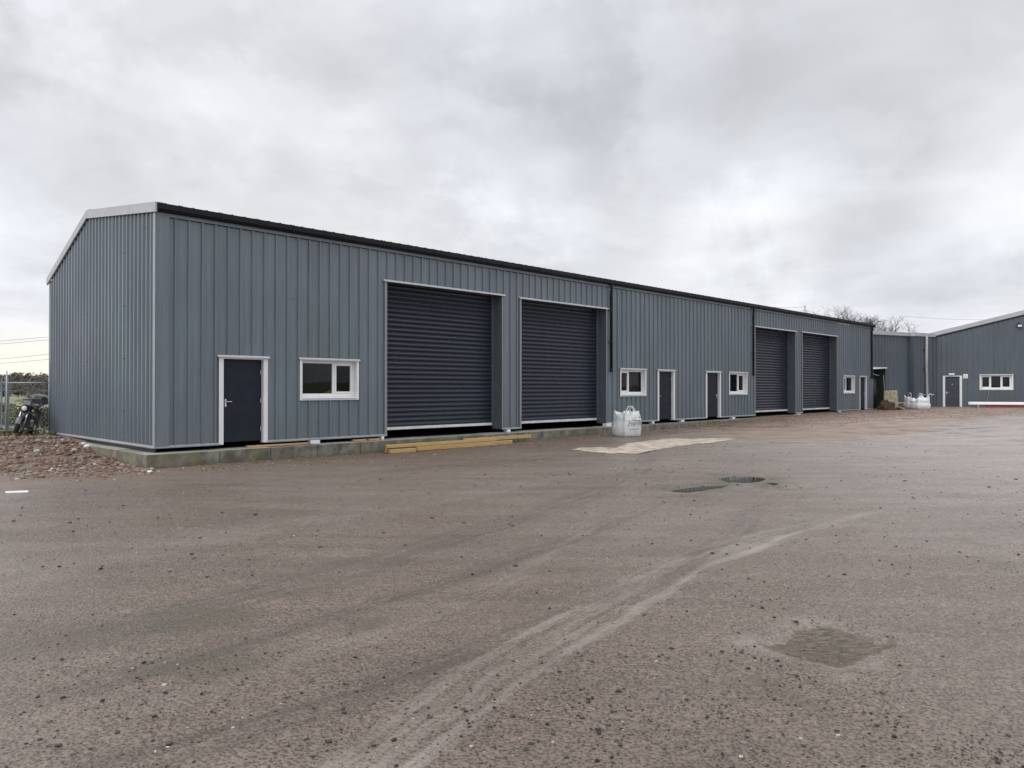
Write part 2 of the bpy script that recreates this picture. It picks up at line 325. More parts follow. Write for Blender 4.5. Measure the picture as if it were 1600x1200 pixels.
    rough = t.m('ADD', rough, t.m('MULTIPLY', t.m('MAXIMUM', redm, t.m('MAXIMUM', soil, lf)), .22)); rough = t.m('ADD', rough, t.m('MULTIPLY', fld, .4))
    t.put(b.inputs['Roughness'], t.m('MINIMUM', rough, 1.)); b.inputs['Specular IOR Level'].default_value = .5
    h = t.m('ADD', t.m('ADD', t.m('MULTIPLY', t.m('MULTIPLY', pot, rip), 1.6), t.m('MULTIPLY', fine, .5)), t.m('ADD', t.m('MULTIPLY', peb, .55), t.m('ADD', t.m('MULTIPLY', sm, 1.2), t.m('MULTIPLY', tsum, .25))))
    t.put(b.inputs['Normal'], t.bump(h, 1.0, .024))
mat('ground', f_ground)
def f_water(t, b, c):
    o = c.outputs['Object']
    t.put(b.inputs['Base Color'], (.060, .052, .038)); b.inputs['Roughness'].default_value = .03; b.inputs['IOR'].default_value = 1.33
    t.put(b.inputs['Normal'], t.bump(t.noise(o, 12, 2), .02, .01)); b.inputs['Specular IOR Level'].default_value = .8
mat('water', f_water)
def f_sand(t, b, c):
    o = c.outputs['Object']; n = t.noise(o, 1.6, 6, .6)
    col = t.mix(t.ss(n, .35, .65), (.34, .29, .23), (.50, .43, .345)); col = t.mix(t.ss(t.noise(o, 2.6, 7, .75), .48, .62), col, (.25, .195, .155))
    t.put(b.inputs['Base Color'], col); b.inputs['Roughness'].default_value = .8; t.put(b.inputs['Normal'], t.bump(t.noise(o, 30, 4), .5, .01))
mat('sand', f_sand)
plain('road', (.15, .145, .145), .55, var=.1, vscale=1, bump=.4); plain('paint', (.72, .72, .70), .6, var=.15, vscale=8)

# ------------------------------------------------------------ mesh helpers
class MB:
    def __init__(s): s.bm = bmesh.new()
    def box(s, x0, x1, y0, y1, z0, z1, bev=0):
        r = bmesh.ops.create_cube(s.bm, size=1)['verts']
        for v in r: v.co = Vector(((x0+x1)/2 + v.co.x*(x1-x0), (y0+y1)/2 + v.co.y*(y1-y0), (z0+z1)/2 + v.co.z*(z1-z0)))
        if bev:
            es = {e for v in r for e in v.link_edges}
            bmesh.ops.bevel(s.bm, geom=list(es), offset=bev, segments=1, affect='EDGES')
        return s
    def quad(s, *p):
        vs = [s.bm.verts.new(q) for q in p]; s.bm.faces.new(vs); return s
    def prism(s, pts, off):                              # polygon extruded by a vector
        a = [s.bm.verts.new(p) for p in pts]; b = [s.bm.verts.new(Vector(p) + Vector(off)) for p in pts]; n = len(pts)
        s.bm.faces.new(a); s.bm.faces.new(b[::-1])
        for i in range(n): s.bm.faces.new((a[i], b[i], b[(i+1) % n], a[(i+1) % n]))
        return s
    def tube(s, pts, r, n=8, caps=True):
        pts = [Vector(p) for p in pts]; rr = r if hasattr(r, '__len__') else [r]*len(pts); rings = []
        for i, p in enumerate(pts):
            d = (pts[min(i+1, len(pts)-1)] - pts[max(i-1, 0)]).normalized()
            a = d.orthogonal().normalized() if abs(d.z) > .9 else d.cross(Vector((0, 0, 1))).normalized(); b = d.cross(a)
            rings.append([s.bm.verts.new(p + (a*cos(2*pi*k/n) + b*sin(2*pi*k/n))*rr[i]) for k in range(n)])
        for i in range(len(rings)-1):
            for k in range(n): s.bm.faces.new((rings[i][k], rings[i][(k+1) % n], rings[i+1][(k+1) % n], rings[i+1][k]))
        if caps: s.bm.faces.new(rings[0][::-1]); s.bm.faces.new(rings[-1])
        return s
    def ball(s, c, r, seg=12, scale=(1, 1, 1)):
        q = bmesh.ops.create_uvsphere(s.bm, u_segments=seg, v_segments=max(6, seg//2+2), radius=r)['verts']
        for v in q: v.co = Vector((v.co.x*scale[0], v.co.y*scale[1], v.co.z*scale[2])) + Vector(c)
        return s
    def torus(s, c, R0, r0, n=28, m=10, wide=1):         # wheel in the x-z plane
        g = [[s.bm.verts.new((c[0] + (R0 + r0*cos(b))*cos(a), c[1] + r0*wide*sin(b), c[2] + (R0 + r0*cos(b))*sin(a))) for b in [2*pi*j/m for j in range(m)]] for a in [2*pi*i/n for i in range(n)]]
        for i in range(n):
            for j in range(m): s.bm.faces.new((g[i][j], g[(i+1) % n][j], g[(i+1) % n][(j+1) % m], g[i][(j+1) % m]))
        return s
    def build(s, name, m_, parent=None, smooth=False, loc=None, rz=0):
        bmesh.ops.recalc_face_normals(s.bm, faces=s.bm.faces)
        me = bpy.data.meshes.new(name); s.bm.to_mesh(me); s.bm.free()
        if smooth:
            for p in me.polygons: p.use_smooth = True
        o = bpy.data.objects.new(name, me); scene.collection.objects.link(o); me.materials.append(MATS[m_])
        if parent: o.parent = parent
        if loc: o.location = loc
        o.rotation_euler.z = rz
        return o
def tag(o, label=None, cat=None, group=None, kind=None):
    if label: o['label'] = label
    if cat: o['category'] = cat
    if group: o['group'] = group
    if kind: o['kind'] = kind
    return o
def empty(name, label, cat, loc=(0, 0, 0), rz=0, group=None):
    o = bpy.data.objects.new(name, None); scene.collection.objects.link(o); o.location = loc; o.rotation_euler.z = rz
    o.empty_display_size = .2; return tag(o, label, cat, group)
HEAD = atan2(V[1], U[1])                                 # bearing of the view axis; a thing turned by HEAD-90deg faces the camera plane
FR = HEAD - pi/2

# ------------------------------------------------------------ ground
def sm_(x, a, b):
    t = max(0, min(1, (x-a)/(b-a))); return t*t*(3-2*t)
G0 = [(-40, -.46), (9, -.46), (15, -.41), (23, -.37), (28, -.24), (31, -.13), (36, -.09), (48, -.04), (56, .08), (80, .12), (400, .12)]
def G(s, v):
    if s <= G0[0][0]: z = G0[0][1]
    else:
        z = G0[-1][1]
        for (a, za), (b, zb) in zip(G0, G0[1:]):
            if a <= s <= b: z = za + (zb-za)*(s-a)/(b-a); break
    k = sm_(s, 1.8, .4)*1.0 if False else (1 - sm_(s, .4, 1.8))
    tgt = -.05
    z += (tgt - z) * k * sm_(v, -.3, 6.6) if s < 2 else 0
    r = hypot(s - CAM[0], v - CAM[1])
    if s < 0 and 1.0 < v < 7: z += .10*mnoise.noise(Vector((s*.8, v*.8, 3)))*sm_(v, 1, 3)
    z += .025*mnoise.noise(Vector((s*.25, v*.25, 0)))*sm_(r, 6, 12)
    if r > 45:
        z += -1.5*sm_(r, 45, 140)*(1 if v > 10 or s < -20 or v < -40 else 0 if s > 40 else .3)
    if r > 280:
        a = atan2(v - CAM[1], s - CAM[0])
        z += (5.2 + 1.5*sin(a*5+1) + 3*mnoise.noise(Vector((cos(a)*4, sin(a)*4, r*.003))))*sm_(r, 300, 520)
    return z
POT = GP(1290, 1003)
def build_ground():
    angs = []
    a = -pi
    while a < pi - 1e-6:
        angs.append(a); a += radians(.30) if abs(a) < radians(38) else radians(2.5)
    rad = [0.3]
    while rad[-1] < 1500: rad.append(rad[-1]*1.028 if rad[-1] < 70 else rad[-1]*1.05)
    bm = bmesh.new(); rings = []
    for r in rad:
        ring = []
        for a in angs:
            s = CAM[0] + r*cos(HEAD - a); v = CAM[1] + r*sin(HEAD - a); z = G(s, v)
            if r < 12:
                d = hypot(s-POT[0], v-POT[1]); z -= .055*sm_(.60-d+.12*mnoise.noise(Vector((s*2.5, v*2.5, 1))), 0, .40)
                z += .006*mnoise.noise(Vector((s*2.2, v*2.2, 7)))
            ring.append(bm.verts.new((s, v, z)))
        rings.append(ring)
    c = bm.verts.new((CAM[0], CAM[1], G(*CAM))); n = len(angs)
    for k in range(n): bm.faces.new((c, rings[0][(k+1) % n], rings[0][k]))
    for i in range(len(rings)-1):
        for k in range(n): bm.faces.new((rings[i][k], rings[i][(k+1) % n], rings[i+1][(k+1) % n], rings[i+1][k]))
    m = MB(); m.bm.free(); m.bm = bm
    return tag(m.build('ground', 'ground', smooth=True), kind='structure')
build_ground()
def sheet(name, pts, m_, lift=.006, sub=24, zfix=None, **tg):   # irregular outline laid on the ground
    if zfix is None and sub > 24:
        bm = bmesh.new(); xs = [p[0] for p in pts]; ys = [p[1] for p in pts]; st = .06; vv = {}
        def inside(x, y):
            c = False; j = len(pts)-1
            for i in range(len(pts)):
                if (pts[i][1] > y) != (pts[j][1] > y) and x < (pts[j][0]-pts[i][0])*(y-pts[i][1])/(pts[j][1]-pts[i][1])+pts[i][0]: c = not c
                j = i
            return c
        def vt(i, j):
            if (i, j) not in vv:
                x, y = min(xs)+i*st, min(ys)+j*st; vv[i, j] = bm.verts.new((x, y, G(x, y)+lift*(.5+.8*mnoise.noise(Vector((x*.9, y*.9, 2)))**2*4)))
            return vv[i, j]
        for i in range(int((max(xs)-min(xs))/st)+1):
            for j in range(int((max(ys)-min(ys))/st)+1):
                x, y = min(xs)+(i+.5)*st, min(ys)+(j+.5)*st
                q = Vector((x*3, y*3, 0)); x += .14*mnoise.noise(q)+.06*mnoise.noise(q*4); y += .14*mnoise.noise(q+Vector((9, 0, 0)))+.06*mnoise.noise(q*4+Vector((9, 0, 0)))
                if inside(x, y): bm.faces.new((vt(i, j), vt(i+1, j), vt(i+1, j+1), vt(i, j+1)))
        m = MB(); m.bm.free(); m.bm = bm
        return tag(m.build(name, m_, smooth=True), **tg)
    bm = bmesh.new(); cx = sum(p[0] for p in pts)/len(pts); cy = sum(p[1] for p in pts)/len(pts)
    rings = []
    for k in range(1, 5):
        rings.append([bm.verts.new((cx+(p[0]-cx)*k/4, cy+(p[1]-cy)*k/4, (zfix if zfix is not None else G(cx+(p[0]-cx)*k/4, cy+(p[1]-cy)*k/4) + lift*(1.0 if k < 4 else -.3)))) for p in pts])
    c = bm.verts.new((cx, cy, (zfix if zfix is not None else G(cx, cy)+lift))); n = len(pts)
    for i in range(n):
        bm.faces.new((c, rings[0][i], rings[0][(i+1) % n]))
        for k in range(3): bm.faces.new((rings[k][i], rings[k+1][i], rings[k+1][(i+1) % n], rings[k][(i+1) % n]))
    m = MB(); m.bm.free(); m.bm = bm
    return tag(m.build(name, m_, smooth=True), **tg)
def outline(pix, n=6, jit=.03, g=-.46):                 # photo outline -> densified wobbly ground outline
    P = [Vector(GP(x, y, g)) for x, y in pix]; out = []
    for i in range(len(P)):
        a, b = P[i], P[(i+1) % len(P)]
        for k in range(n):
            q = a.lerp(b, k/n); w_ = mnoise.noise(Vector((q.x*3, q.y*3, 1)))*jit*3; out.append((q.x + w_, q.y - w_))
    return out
def puddle(pix, name='puddle', m_='water', g=-.43, **tg):
    P = outline(pix, 6, .02, g); zs = [G(*p) for p in P]; cz = max(zs) + .004
    return sheet(name, P, m_, zfix=cz, **tg)
puddle([(1124, 746), (1140, 744), (1165, 743.5), (1188, 745), (1196, 747), (1186, 750.5), (1160, 752.5), (1136, 751)], kind='structure')
puddle([(1050, 765), (1075, 761), (1105, 758), (1136, 756.5), (1126, 760), (1100, 763.5), (1072, 767)], kind='structure')
puddle([(1192, 753), (1206, 752.5), (1217, 754), (1208, 756)], kind='structure')
SD = -.37
sheet('sand_spill', outline([(893, 699), (915, 696), (945, 695.5), (962, 697), (978, 691), (1010, 688), (1045, 684), (1085, 684), (1120, 683), (1152, 684.5), (1125, 689), (1090, 692), (1060, 695), (1025, 700), (1000, 705), (960, 704.5), (925, 703)], 5, .03, SD), 'sand', lift=.014, sub=40, kind='structure')
sheet('painted_line', outline([(8, 767.2), (46, 765.8), (46, 768.3), (8, 769.8)], 3, .005), 'paint', lift=.006, kind='structure')
def scatter(name, n, fn, m_, kind='stuff', label=None, cat=None):
    bm = bmesh.new(); lay = bm.verts.layers.float.new('tone')
    base = bmesh.new(); bmesh.ops.create_icosphere(base, subdivisions=1, radius=1); bv = [v.co.copy() for v in base.verts]; bf = [[v.index for v in f.verts] for f in base.faces]
    for _ in range(n):
        q = fn()
        if not q: continue
        s, v, r, fl = q; tone = random.random(); sc = (R(.7, 1.4), R(.7, 1.3), R(.45, .9)*fl); an = R(0, 6.28); z = G(s, v)
        jit = [R(.75, 1.25) for _ in bv]; vs = []
        for c_, j in zip(bv, jit):
            x, y = c_.x*sc[0]*j*r, c_.y*sc[1]*j*r
            nv = bm.verts.new((s + x*cos(an)-y*sin(an), v + x*sin(an)+y*cos(an), z + (c_.z*sc[2]*j + .25)*r)); nv[lay] = tone; vs.append(nv)
        for f in bf: bm.faces.new([vs[i] for i in f])
    base.free(); me = bpy.data.meshes.new(name); bm.to_mesh(me); bm.free(); o = bpy.data.objects.new(name, me); scene.collection.objects.link(o); me.materials.append(MATS[m_])
    return tag(o, label, cat, kind=kind)
def near_stone():
    px = random.betavariate(1.5, 1.0)*1700 - 40 if random.random() < .8 else R(-50, 1650)
    Z = 1.88*F/(R(60, 600) if random.random() < .75 else R(400, 600)); s, v = WP(px, Z)
    if v > -.8: return None
    if random.random() < .16:
        Z = R(7.5, 26); s, v = WP(R(-20, 1620), Z)
        if v > -1.2 or random.random() > .5 + mnoise.noise(Vector((s*.4, v*.4, 9)))*1.2: return None
        return s, v, min(.03, .006/(R(.1, 1)**.7)), .7
    c_ = mnoise.noise(Vector((s*.6, v*.6, 4)))
    if random.random() > .55 + c_: return None
    return s, v, min(.013, .0026*(1/max(.02, random.random()))**.42)*R(.7, 1.3), .8
scatter('loose_stones', 20000, near_stone, 'stones', label='loose dark chippings scattered over the wet brown yard surface', cat='loose stones')
def rub_left():
    s = R(-9, -.35) if random.random() < .7 else R(-3, -.3); v = R(-2.4, 8.5)
    if v < .9*(-.4 - s)*.45 - .5 + random.gauss(0, .8): return None
    if random.random() > .7 + mnoise.noise(Vector((s*.9, v*.9, 2)))*1.2: return None
    return s, v, min(.055, .0075/(R(.06, 1)**.75))*R(.8, 1.6), R(.7, 1.25)
scatter('brick_rubble', 40000, rub_left, 'rubble', label='broken red brick and soil rubble heaped beside the gable wall', cat='rubble')
def rub_front():
    s = R(0, 49) if random.random() < .3 else R(24, 49); d = abs(random.gauss(0, 1))*(1.0 if s < 22 else 1.2 + (s-22)*.14)
    v = -.42 - d
    if s > 22 and random.random() < .5: v = -.42 - R(0, 1)*(s-16)*.36
    if random.random() > .6 + mnoise.noise(Vector((s*.5, v*.8, 5))): return None
    return s, v, R(.008, .028)*(1 if random.random() < .95 else 1.8), .7
scatter('building_debris', 15000, rub_front, 'rubble', label='crushed red brick debris strewn on the ground before the shutters', cat='rubble')

# ------------------------------------------------------------ the long unit building
DEP = 8.9; RT = 5.0; ZE = 5.86; ZR = 6.49; ZB = 5.0; LEN = 48.0
def roofz(t): return ZE + (ZR-ZE)*t/RT if t < RT else ZR + (ZB-ZR)*(t-RT)/(DEP-RT)
bld = empty('warehouse', 'long grey metal clad unit building with four dark roller shutters', 'building')
ROLL = [(6.72, 11.64, 4.68), (12.62, 17.62, 4.66), (30.55, 35.5, 4.70), (36.45, 41.6, 4.72)]
DOORS = [(1.51, 2.84), (21.33, 22.73), (25.47, 26.91), (45.47, 46.82)]
WINS = [(3.79, 5.71, 'big'), (18.56, 20.46, 'small'), (27.74, 29.67, 'big'), (42.68, 44.62, 'small')]
HEADZ = 2.24
opens = [(a, b, .0, z) for a, b, z in ROLL] + [(a+.04, b-.04, 0, HEADZ) for a, b in DOORS] + [(a+.04, b-.04, 1.15, HEADZ) for a, b, _ in WINS]
def profile_wall(L0, L1, top, opens, rib, ribw, flank, depth, pos, z0=0.0, minor=False, panrib=None):
    """trapezoid profile swept vertically; pos(s, d) gives plan point at distance s, outward offset d"""
    ks = []; k = L0
    n = int((L1-L0)/rib)+1
    for i in range(n):
        c = L0 + (i+.5)*rib
        for dx_, d in ((-ribw/2-flank, 0), (-ribw/2, depth), (ribw/2, depth), (ribw/2+flank, 0)):
            if L0 < c+dx_ < L1: ks.append((c+dx_, d))
        if minor:
            for q in (.36, .64):
                m0 = c + rib*q
                for dx_, d in ((-.014, 0), (-.005, .004), (.005, .004), (.014, 0)):
                    if L0 < m0+dx_ < L1: ks.append((m0+dx_, d))
    ks.sort()
    ks = [(L0, 0)] + ks + [(L1, 0)]
    def dd(x):
        for (a, da), (b, db) in zip(ks, ks[1:]):
            if a <= x <= b: return da + (db-da)*(x-a)/max(1e-9, b-a)
        return 0
    xs = dict(ks)
    for o_ in opens:
        for e in o_[:2]:
            if L0 < e < L1: xs[e] = dd(e)
    X = sorted(xs.items()); m = MB()
    for (a, da), (b, db) in zip(X, X[1:]):
        if b-a < 1e-6: continue
        mid = (a+b)/2; iv = [(z0, None)]
        cuts = sorted([(o_[2], o_[3]) for o_ in opens if o_[0] <= mid <= o_[1]])
        lo = z0; segs = []
        for c0, c1 in cuts:
            if c0 > lo + 1e-4: segs.append((lo, c0))
            lo = c1
        segs.append((lo, None))
        for q0, q1 in segs:
            pa, pb = pos(a, da), pos(b, db); ta, tb = (top(a), top(b)) if q1 is None else (q1, q1)
            m.quad((*pa, q0), (*pb, q0), (*pb, tb), (*pa, ta))
    return m
fr = profile_wall(.26, LEN-.2, lambda s: 5.56, opens, 1/3, .040, .014, .046, lambda s, d: (s, -d), minor=True)
fr.build('front_wall', 'clad', bld)
GR = .272
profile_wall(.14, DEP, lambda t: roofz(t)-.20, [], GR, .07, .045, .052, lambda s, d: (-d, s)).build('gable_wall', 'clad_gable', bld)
bk = MB(); bk.box(0, LEN, DEP-.06, DEP, 0, ZB-.12); bk.box(LEN-.06, LEN, .05, DEP-.06, 0, 4.9)
bk.prism([(LEN-.06, .05, 4.9), (LEN-.06, DEP-.06, 4.9), (LEN-.06, RT, ZR-.15), (LEN-.06, .05, ZE-.15)], (.06, 0, 0))
bk.build('rear_wall', 'clad', bld)
# flashings: corner, eaves strip, foot drips
f = MB(); f.box(-.045, .27, -.058, -.048, .0, 5.57); f.box(LEN-.2, LEN+.02, -.046, -.036, 0, 5.6)
f.box(-.045, LEN+.02, -.056, -.042, 5.571, 5.655); f.build('corner_flashing', 'clad', bld)
MB().box(-.060, -.050, -.052, .09, .0, 5.64).build('gable_corner_flashing', 'flash_pale', bld); MB().box(-.056, 0.0, DEP-.06, DEP+.01, 0, ZB-.12).build('gable_corner_flashing', 'trim_light', bld)
f = MB(); segs = []; cur = -.06
for a, b in sorted([(q[0], q[1]) for q in opens if q[2] == 0]): segs.append((cur, a)); cur = b
segs.append((cur, LEN))
for a, b in segs:
    f = MB(); f.prism([(a, -.070, .0), (a, -.036, .045), (a, -.036, -.012), (a, -.066, -.022)], (b-a, 0, 0)); f.build('drip_flashing', 'flash', bld)
f = MB(); f.prism([(-.095, -.07, .0), (-.045, -.07, .045), (-.045, -.07, -.012), (-.09, -.07, -.022)], (0, DEP+.07, 0))
f.build('drip_flashing', 'flash', bld)
# black strip standing in for the shade in the gap, floor, interior walls
f = MB(); f.box(-.02, .02, .06, DEP-.1, -.13, .04); f.build('gap_shade_strip', 'black', bld)
f = MB(); f.box(.03, LEN-.1, .36, DEP-.1, -.34, -.17); f.build('floor_slab', 'slab', bld)
f = MB(); f.box(.05, LEN-.1, DEP-.16, DEP-.1, -.17, 4.7)
for s in (12.1, 24, 36, LEN-.3): f.box(s-.06, s+.06, .5, DEP-.17, -.17, 4.7)
f.build('inner_wall', 'inside', bld)
# roof with ribs
m = MB()
def slab(t0, t1):
    m.prism([(-.05, t0, roofz(max(t0, 0))+(-.0 if t0 >= 0 else (t0)*.126)), (-.05, t1, roofz(min(t1, DEP))), (-.05, t1, roofz(min(t1, DEP))-.05), (-.05, t0, roofz(max(t0, 0))-.05+(0 if t0 >= 0 else t0*.126))], (LEN+.1, 0, 0))
slab(-.10, RT); slab(RT, DEP+.1)
for i in range(144):
    s = .17 + i/3; z0 = ZE-.1*.126
    m.prism([(s-.035, -.105, z0), (s-.018, -.105, z0+.038), (s+.018, -.105, z0+.038), (s+.035, -.105, z0)], (0, RT+.1, ZR-z0))
m.build('roof', 'roofm', bld)
f = MB(); f.prism([(-.02, RT-.2, ZR+.03), (-.02, RT, ZR+.075), (-.02, RT+.2, ZR+.01), (-.02, RT, ZR+.055)], (LEN, 0, 0)); f.build('ridge_cap', 'roofm', bld)
for t0, t1, th in ((-.16, RT, .24), (RT, DEP+.12, .22)):
    f = MB(); za, zb = (roofz(0)-.02 if t0 < 0 else roofz(t0)), (roofz(min(t1, DEP)) - (.05 if t1 > DEP else 0))
    f.prism([(-.10, t0, za+.03), (-.10, t1, zb+.03), (-.10, t1, zb+.03-th), (-.10, t0, za+.03-th)], (.045, 0, 0))
    f.prism([(-.055, t0, za+.031), (-.055, t1, zb+.031), (-.055, t1, zb+.022), (-.055, t0, za+.022)], (.16, 0, 0))
    f.build('verge_trim', 'verge', bld)
f = MB(); ZT = 5.85
f.prism([(-.03, -.055, 5.66), (-.03, -.15, 5.665), (-.03, -.195, 5.72), (-.03, -.20, ZT), (-.03, -.19, ZT), (-.03, -.185, 5.725), (-.03, -.145, 5.675), (-.03, -.055, 5.67)], (LEN+.16, 0, 0))
f.box(-.04, -.03, -.2, -.055, 5.66, ZT)
for i in range(48): f.box(.5+i, .53+i, -.205, -.19, 5.68, ZT+.01)
f.box(-.03, LEN+.13, -.075, -.055, 5.66, 5.83)
f.build('gutter', 'gutter', bld)
for s in (17.87, 30.22, 47.62):
    f = MB(); f.tube([(s, -.14, 5.68), (s, -.14, 5.5), (s, -.11, 5.36), (s, -.11, 2.13)], .055, 10)
    f.tube([(s, -.11, 2.24), (s, -.11, 2.10)], .066, 10); f.tube([(s, -.11, 5.2), (s, -.11, 5.1)], .066, 10)
    d = f.build('downpipe', 'gutter', bld, smooth=True)
    for z in (4.6, 3.3): MB().box(s-.12, s+.07, -.16, -.03, z, z+.035).build('pipe_clip', 'black', d)
# roller shutters
for a, b, zt in ROLL:
    r = bpy.data.objects.new('roller_shutter', None); scene.collection.objects.link(r); r.parent = bld; r.location = (a, 0, 0); Wd = b-a
    m = MB(); P = []; z = .21; pitch = .149
    while z < zt-.005:
        for k in range(6):
            u = k/6; P.append((.42 - .052*sin(pi*min(1, u*1.12))**.8 if u < .89 else .42+.004, z+u*pitch))
        z += pitch
    P = [p for p in P if p[1] < zt]; X = [.0, Wd]
    bm = m.bm; lo = [bm.verts.new((0, p[0], p[1])) for p in P]; hi = [bm.verts.new((Wd, p[0], p[1])) for p in P]
    for i in range(len(P)-1): bm.faces.new((lo[i], hi[i], hi[i+1], lo[i+1]))
    m.build('slat_curtain', 'shutter', r)
    MB().box(.02, Wd-.05, .37, .43, .125, .215, .008).build('bottom_rail', 'shutter_rail', r)
    m = MB(); m.box(Wd-.012, Wd, -.03, .46, -.0, zt); m.box(0, .012, -.03, .46, 0, zt); m.box(0.013, Wd-.013, -.03, .46, zt-.012, zt)
    m.box(Wd-.10, Wd-.013, .36, .40, .1, zt-.013); m.box(.013, .07, .36, .40, .1, zt-.013)
    m.build('reveal_lining', 'reveal', r)
    MB().box(-.09, 0.0, -.056, -.044, -.01, zt).build('jamb_flashing', 'flash', r); MB().box(Wd, Wd+.06, -.056, -.044, -.01, zt).build('jamb_flashing', 'flash', r)
    m = MB(); m.prism([(-.13, -.04, zt+.05), (-.13, -.04, zt), (-.13, -.10, zt-.02), (-.13, -.10, zt+.015)], (Wd+.26, 0, 0)); m.build('head_drip', 'trim_light', r)
# doors
for i, (a, b) in enumerate(DOORS):
    r = bpy.data.objects.new('door', None); scene.collection.objects.link(r); r.parent = bld; r.location = (a, 0, 0); Wd = b-a; zt = HEADZ
    m = MB(); fw = .12
    m.box(0, fw, -.055, -.043, -.01, zt-.03); m.box(Wd-fw, Wd, -.055, -.043, -.01, zt-.03)
    m.box(fw-.012, fw-.001, -.042, .12, -.01, zt-.05); m.box(Wd-fw+.001, Wd-fw+.012, -.042, .12, -.01, zt-.05)
    m.box(fw, Wd-fw, -.042, .12, zt-.06, zt-.05); m.box(0, Wd, -.052, -.040, zt-.055, zt-.0)
    m.build('door_frame', 'white', r)
    MB().prism([(-.04, -.04, zt+.035), (-.04, -.04, zt+.005), (-.04, -.11, zt-.025), (-.04, -.11, zt)], (Wd+.08, 0, 0)).build('head_drip', 'trim_light', r)
    lf = MB().box(fw+.012, Wd-fw-.012, .06, .11, .04, zt-.065, .004).build('door_leaf', 'door', r)
    hl = i < 2; hx = fw+.10 if hl else Wd-fw-.12; sgn = 1 if hl else -1
    m = MB(); m.box(hx-.025, hx+.025, .048, .059, .95, 1.15, .004); m.tube([(hx, .055, 1.08), (hx, .01, 1.08), (hx+sgn*.15, .01, 1.08)], .012, 8); m.build('door_handle', 'steel', lf)
    for z in (.35, 1.1, 1.85):
        q = Wd-fw-.03 if hl else fw+.03; MB().tube([(q, .05, z-.06), (q, .05, z+.06)], .013, 8).build('hinge', 'steel', lf)
# windows
def window(parent, x, Wd, z0, z1, panes, mf='upvc', rec=.10, reveal=True):
    r = bpy.data.objects.new('window', None); scene.collection.objects.link(r); r.parent = parent; r.location = (x, 0, 0)
    m = MB(); fw = .075
    m.box(0, fw, -.055, -.043, z0-.03, z1); m.box(Wd-fw, Wd, -.055, -.043, z0-.03, z1)
    m.box(fw, Wd-fw, -.055, -.043, z1-.03, z1); m.box(fw, Wd-fw, -.055, -.043, z0-.03, z0+.05)
    m.box(fw-.012, fw-.001, -.0425, rec+.02, z0, z1); m.box(Wd-fw+.001, Wd-fw+.012, -.0425, rec+.02, z0, z1); m.box(fw, Wd-fw, -.042, rec+.02, z1-.042, z1-.031)
    m.prism([(fw, -.042, z0+.05), (fw, -.085, z0+.035), (fw, -.085, z0+.02), (fw, rec, z0+.05), (fw, rec, z0+.07)], (Wd-2*fw, 0, 0))
    m.build('window_surround', 'white', r)
    MB().prism([(-.03, -.042, z1+.035), (-.03, -.042, z1+.005), (-.03, -.095, z1-.02), (-.03, -.095, z1+.005)], (Wd+.06, 0, 0)).build('head_drip', 'trim_light', r)
    x0, x1, y0, y1 = fw, Wd-fw, rec, rec+.06; q0, q1 = z0+.071, z1-.043
    m = MB(); e = .065; m.box(x0, x0+e, y0, y1, q0, q1, .004); m.box(x1-e, x1, y0, y1, q0, q1, .004); m.box(x0+e, x1-e, y0, y1, q1-e, q1, .004); m.box(x0+e, x1-e, y0, y1, q0, q0+e+.02, .004)
    iw = x1-x0-2*e; cuts = [0]; acc = 0
    for f_, _ in panes: acc += f_; cuts.append(acc)
    for c_ in cuts[1:-1]: m.box(x0+e+iw*c_-.035, x0+e+iw*c_+.035, y0, y1-.002, q0+e+.021, q1-e-.001, .004)
    m.build('window_frame', mf, r)
    for k, (f_, sash) in enumerate(panes):
        p0 = x0+e+iw*cuts[k]+(.035 if k else 0); p1 = x0+e+iw*cuts[k+1]-(.035 if k < len(panes)-1 else 0); r0, r1 = q0+e+.021, q1-e
        if sash:
            m = MB(); g = .055; m.box(p0+.001, p0+g, y0-.015, y1-.01, r0+.001, r1-.001, .004); m.box(p1-g, p1-.001, y0-.015, y1-.01, r0+.001, r1-.001, .004)
            m.box(p0+g, p1-g, y0-.015, y1-.01, r1-g, r1-.001, .004); m.box(p0+g, p1-g, y0-.015, y1-.01, r0+.001, r0+g, .004); m.build('sash', mf, r)
            p0 += g; p1 -= g; r0 += g; r1 -= g
        MB().quad((p0, y0+.03, r0), (p1, y0+.03, r0), (p1, y0+.03, r1), (p0, y0+.03, r1)).build('pane', 'glass', r)
    return r
for a, b, k in WINS:
    window(bld, a, b-a, 1.12, 2.24, [(.62, False), (.38, True)] if k == 'big' else [(.40, True), (.60, False)])
# things seen dimly through the panes
g = MB(); g.ball((0, 0, 0), .5, 16, (1, .7, .8)); g.box(-.5, .5, -.3, .3, -.6, -.1, .05)
tag(g.build('machine_hood', 'yellow_in', loc=(5.45, .85, 1.0), smooth=True), 'orange yellow machine cover dimly seen through the nearest window', 'machine')
g = MB()
for i in range(14): g.prism([(i*.07, 0, 0), (i*.07+.035, -.04, 0), (i*.07+.07, 0, 0), (i*.07+.035, .0, 0)], (0, 0, 1.9))
tag(g.build('folds', 'maroon_in', loc=(19.9, .7, .1)), 'dark maroon folded shape behind the window beside the white bulk bag', 'folds')  # maroon folds set behind the pane to give it a dull red tone

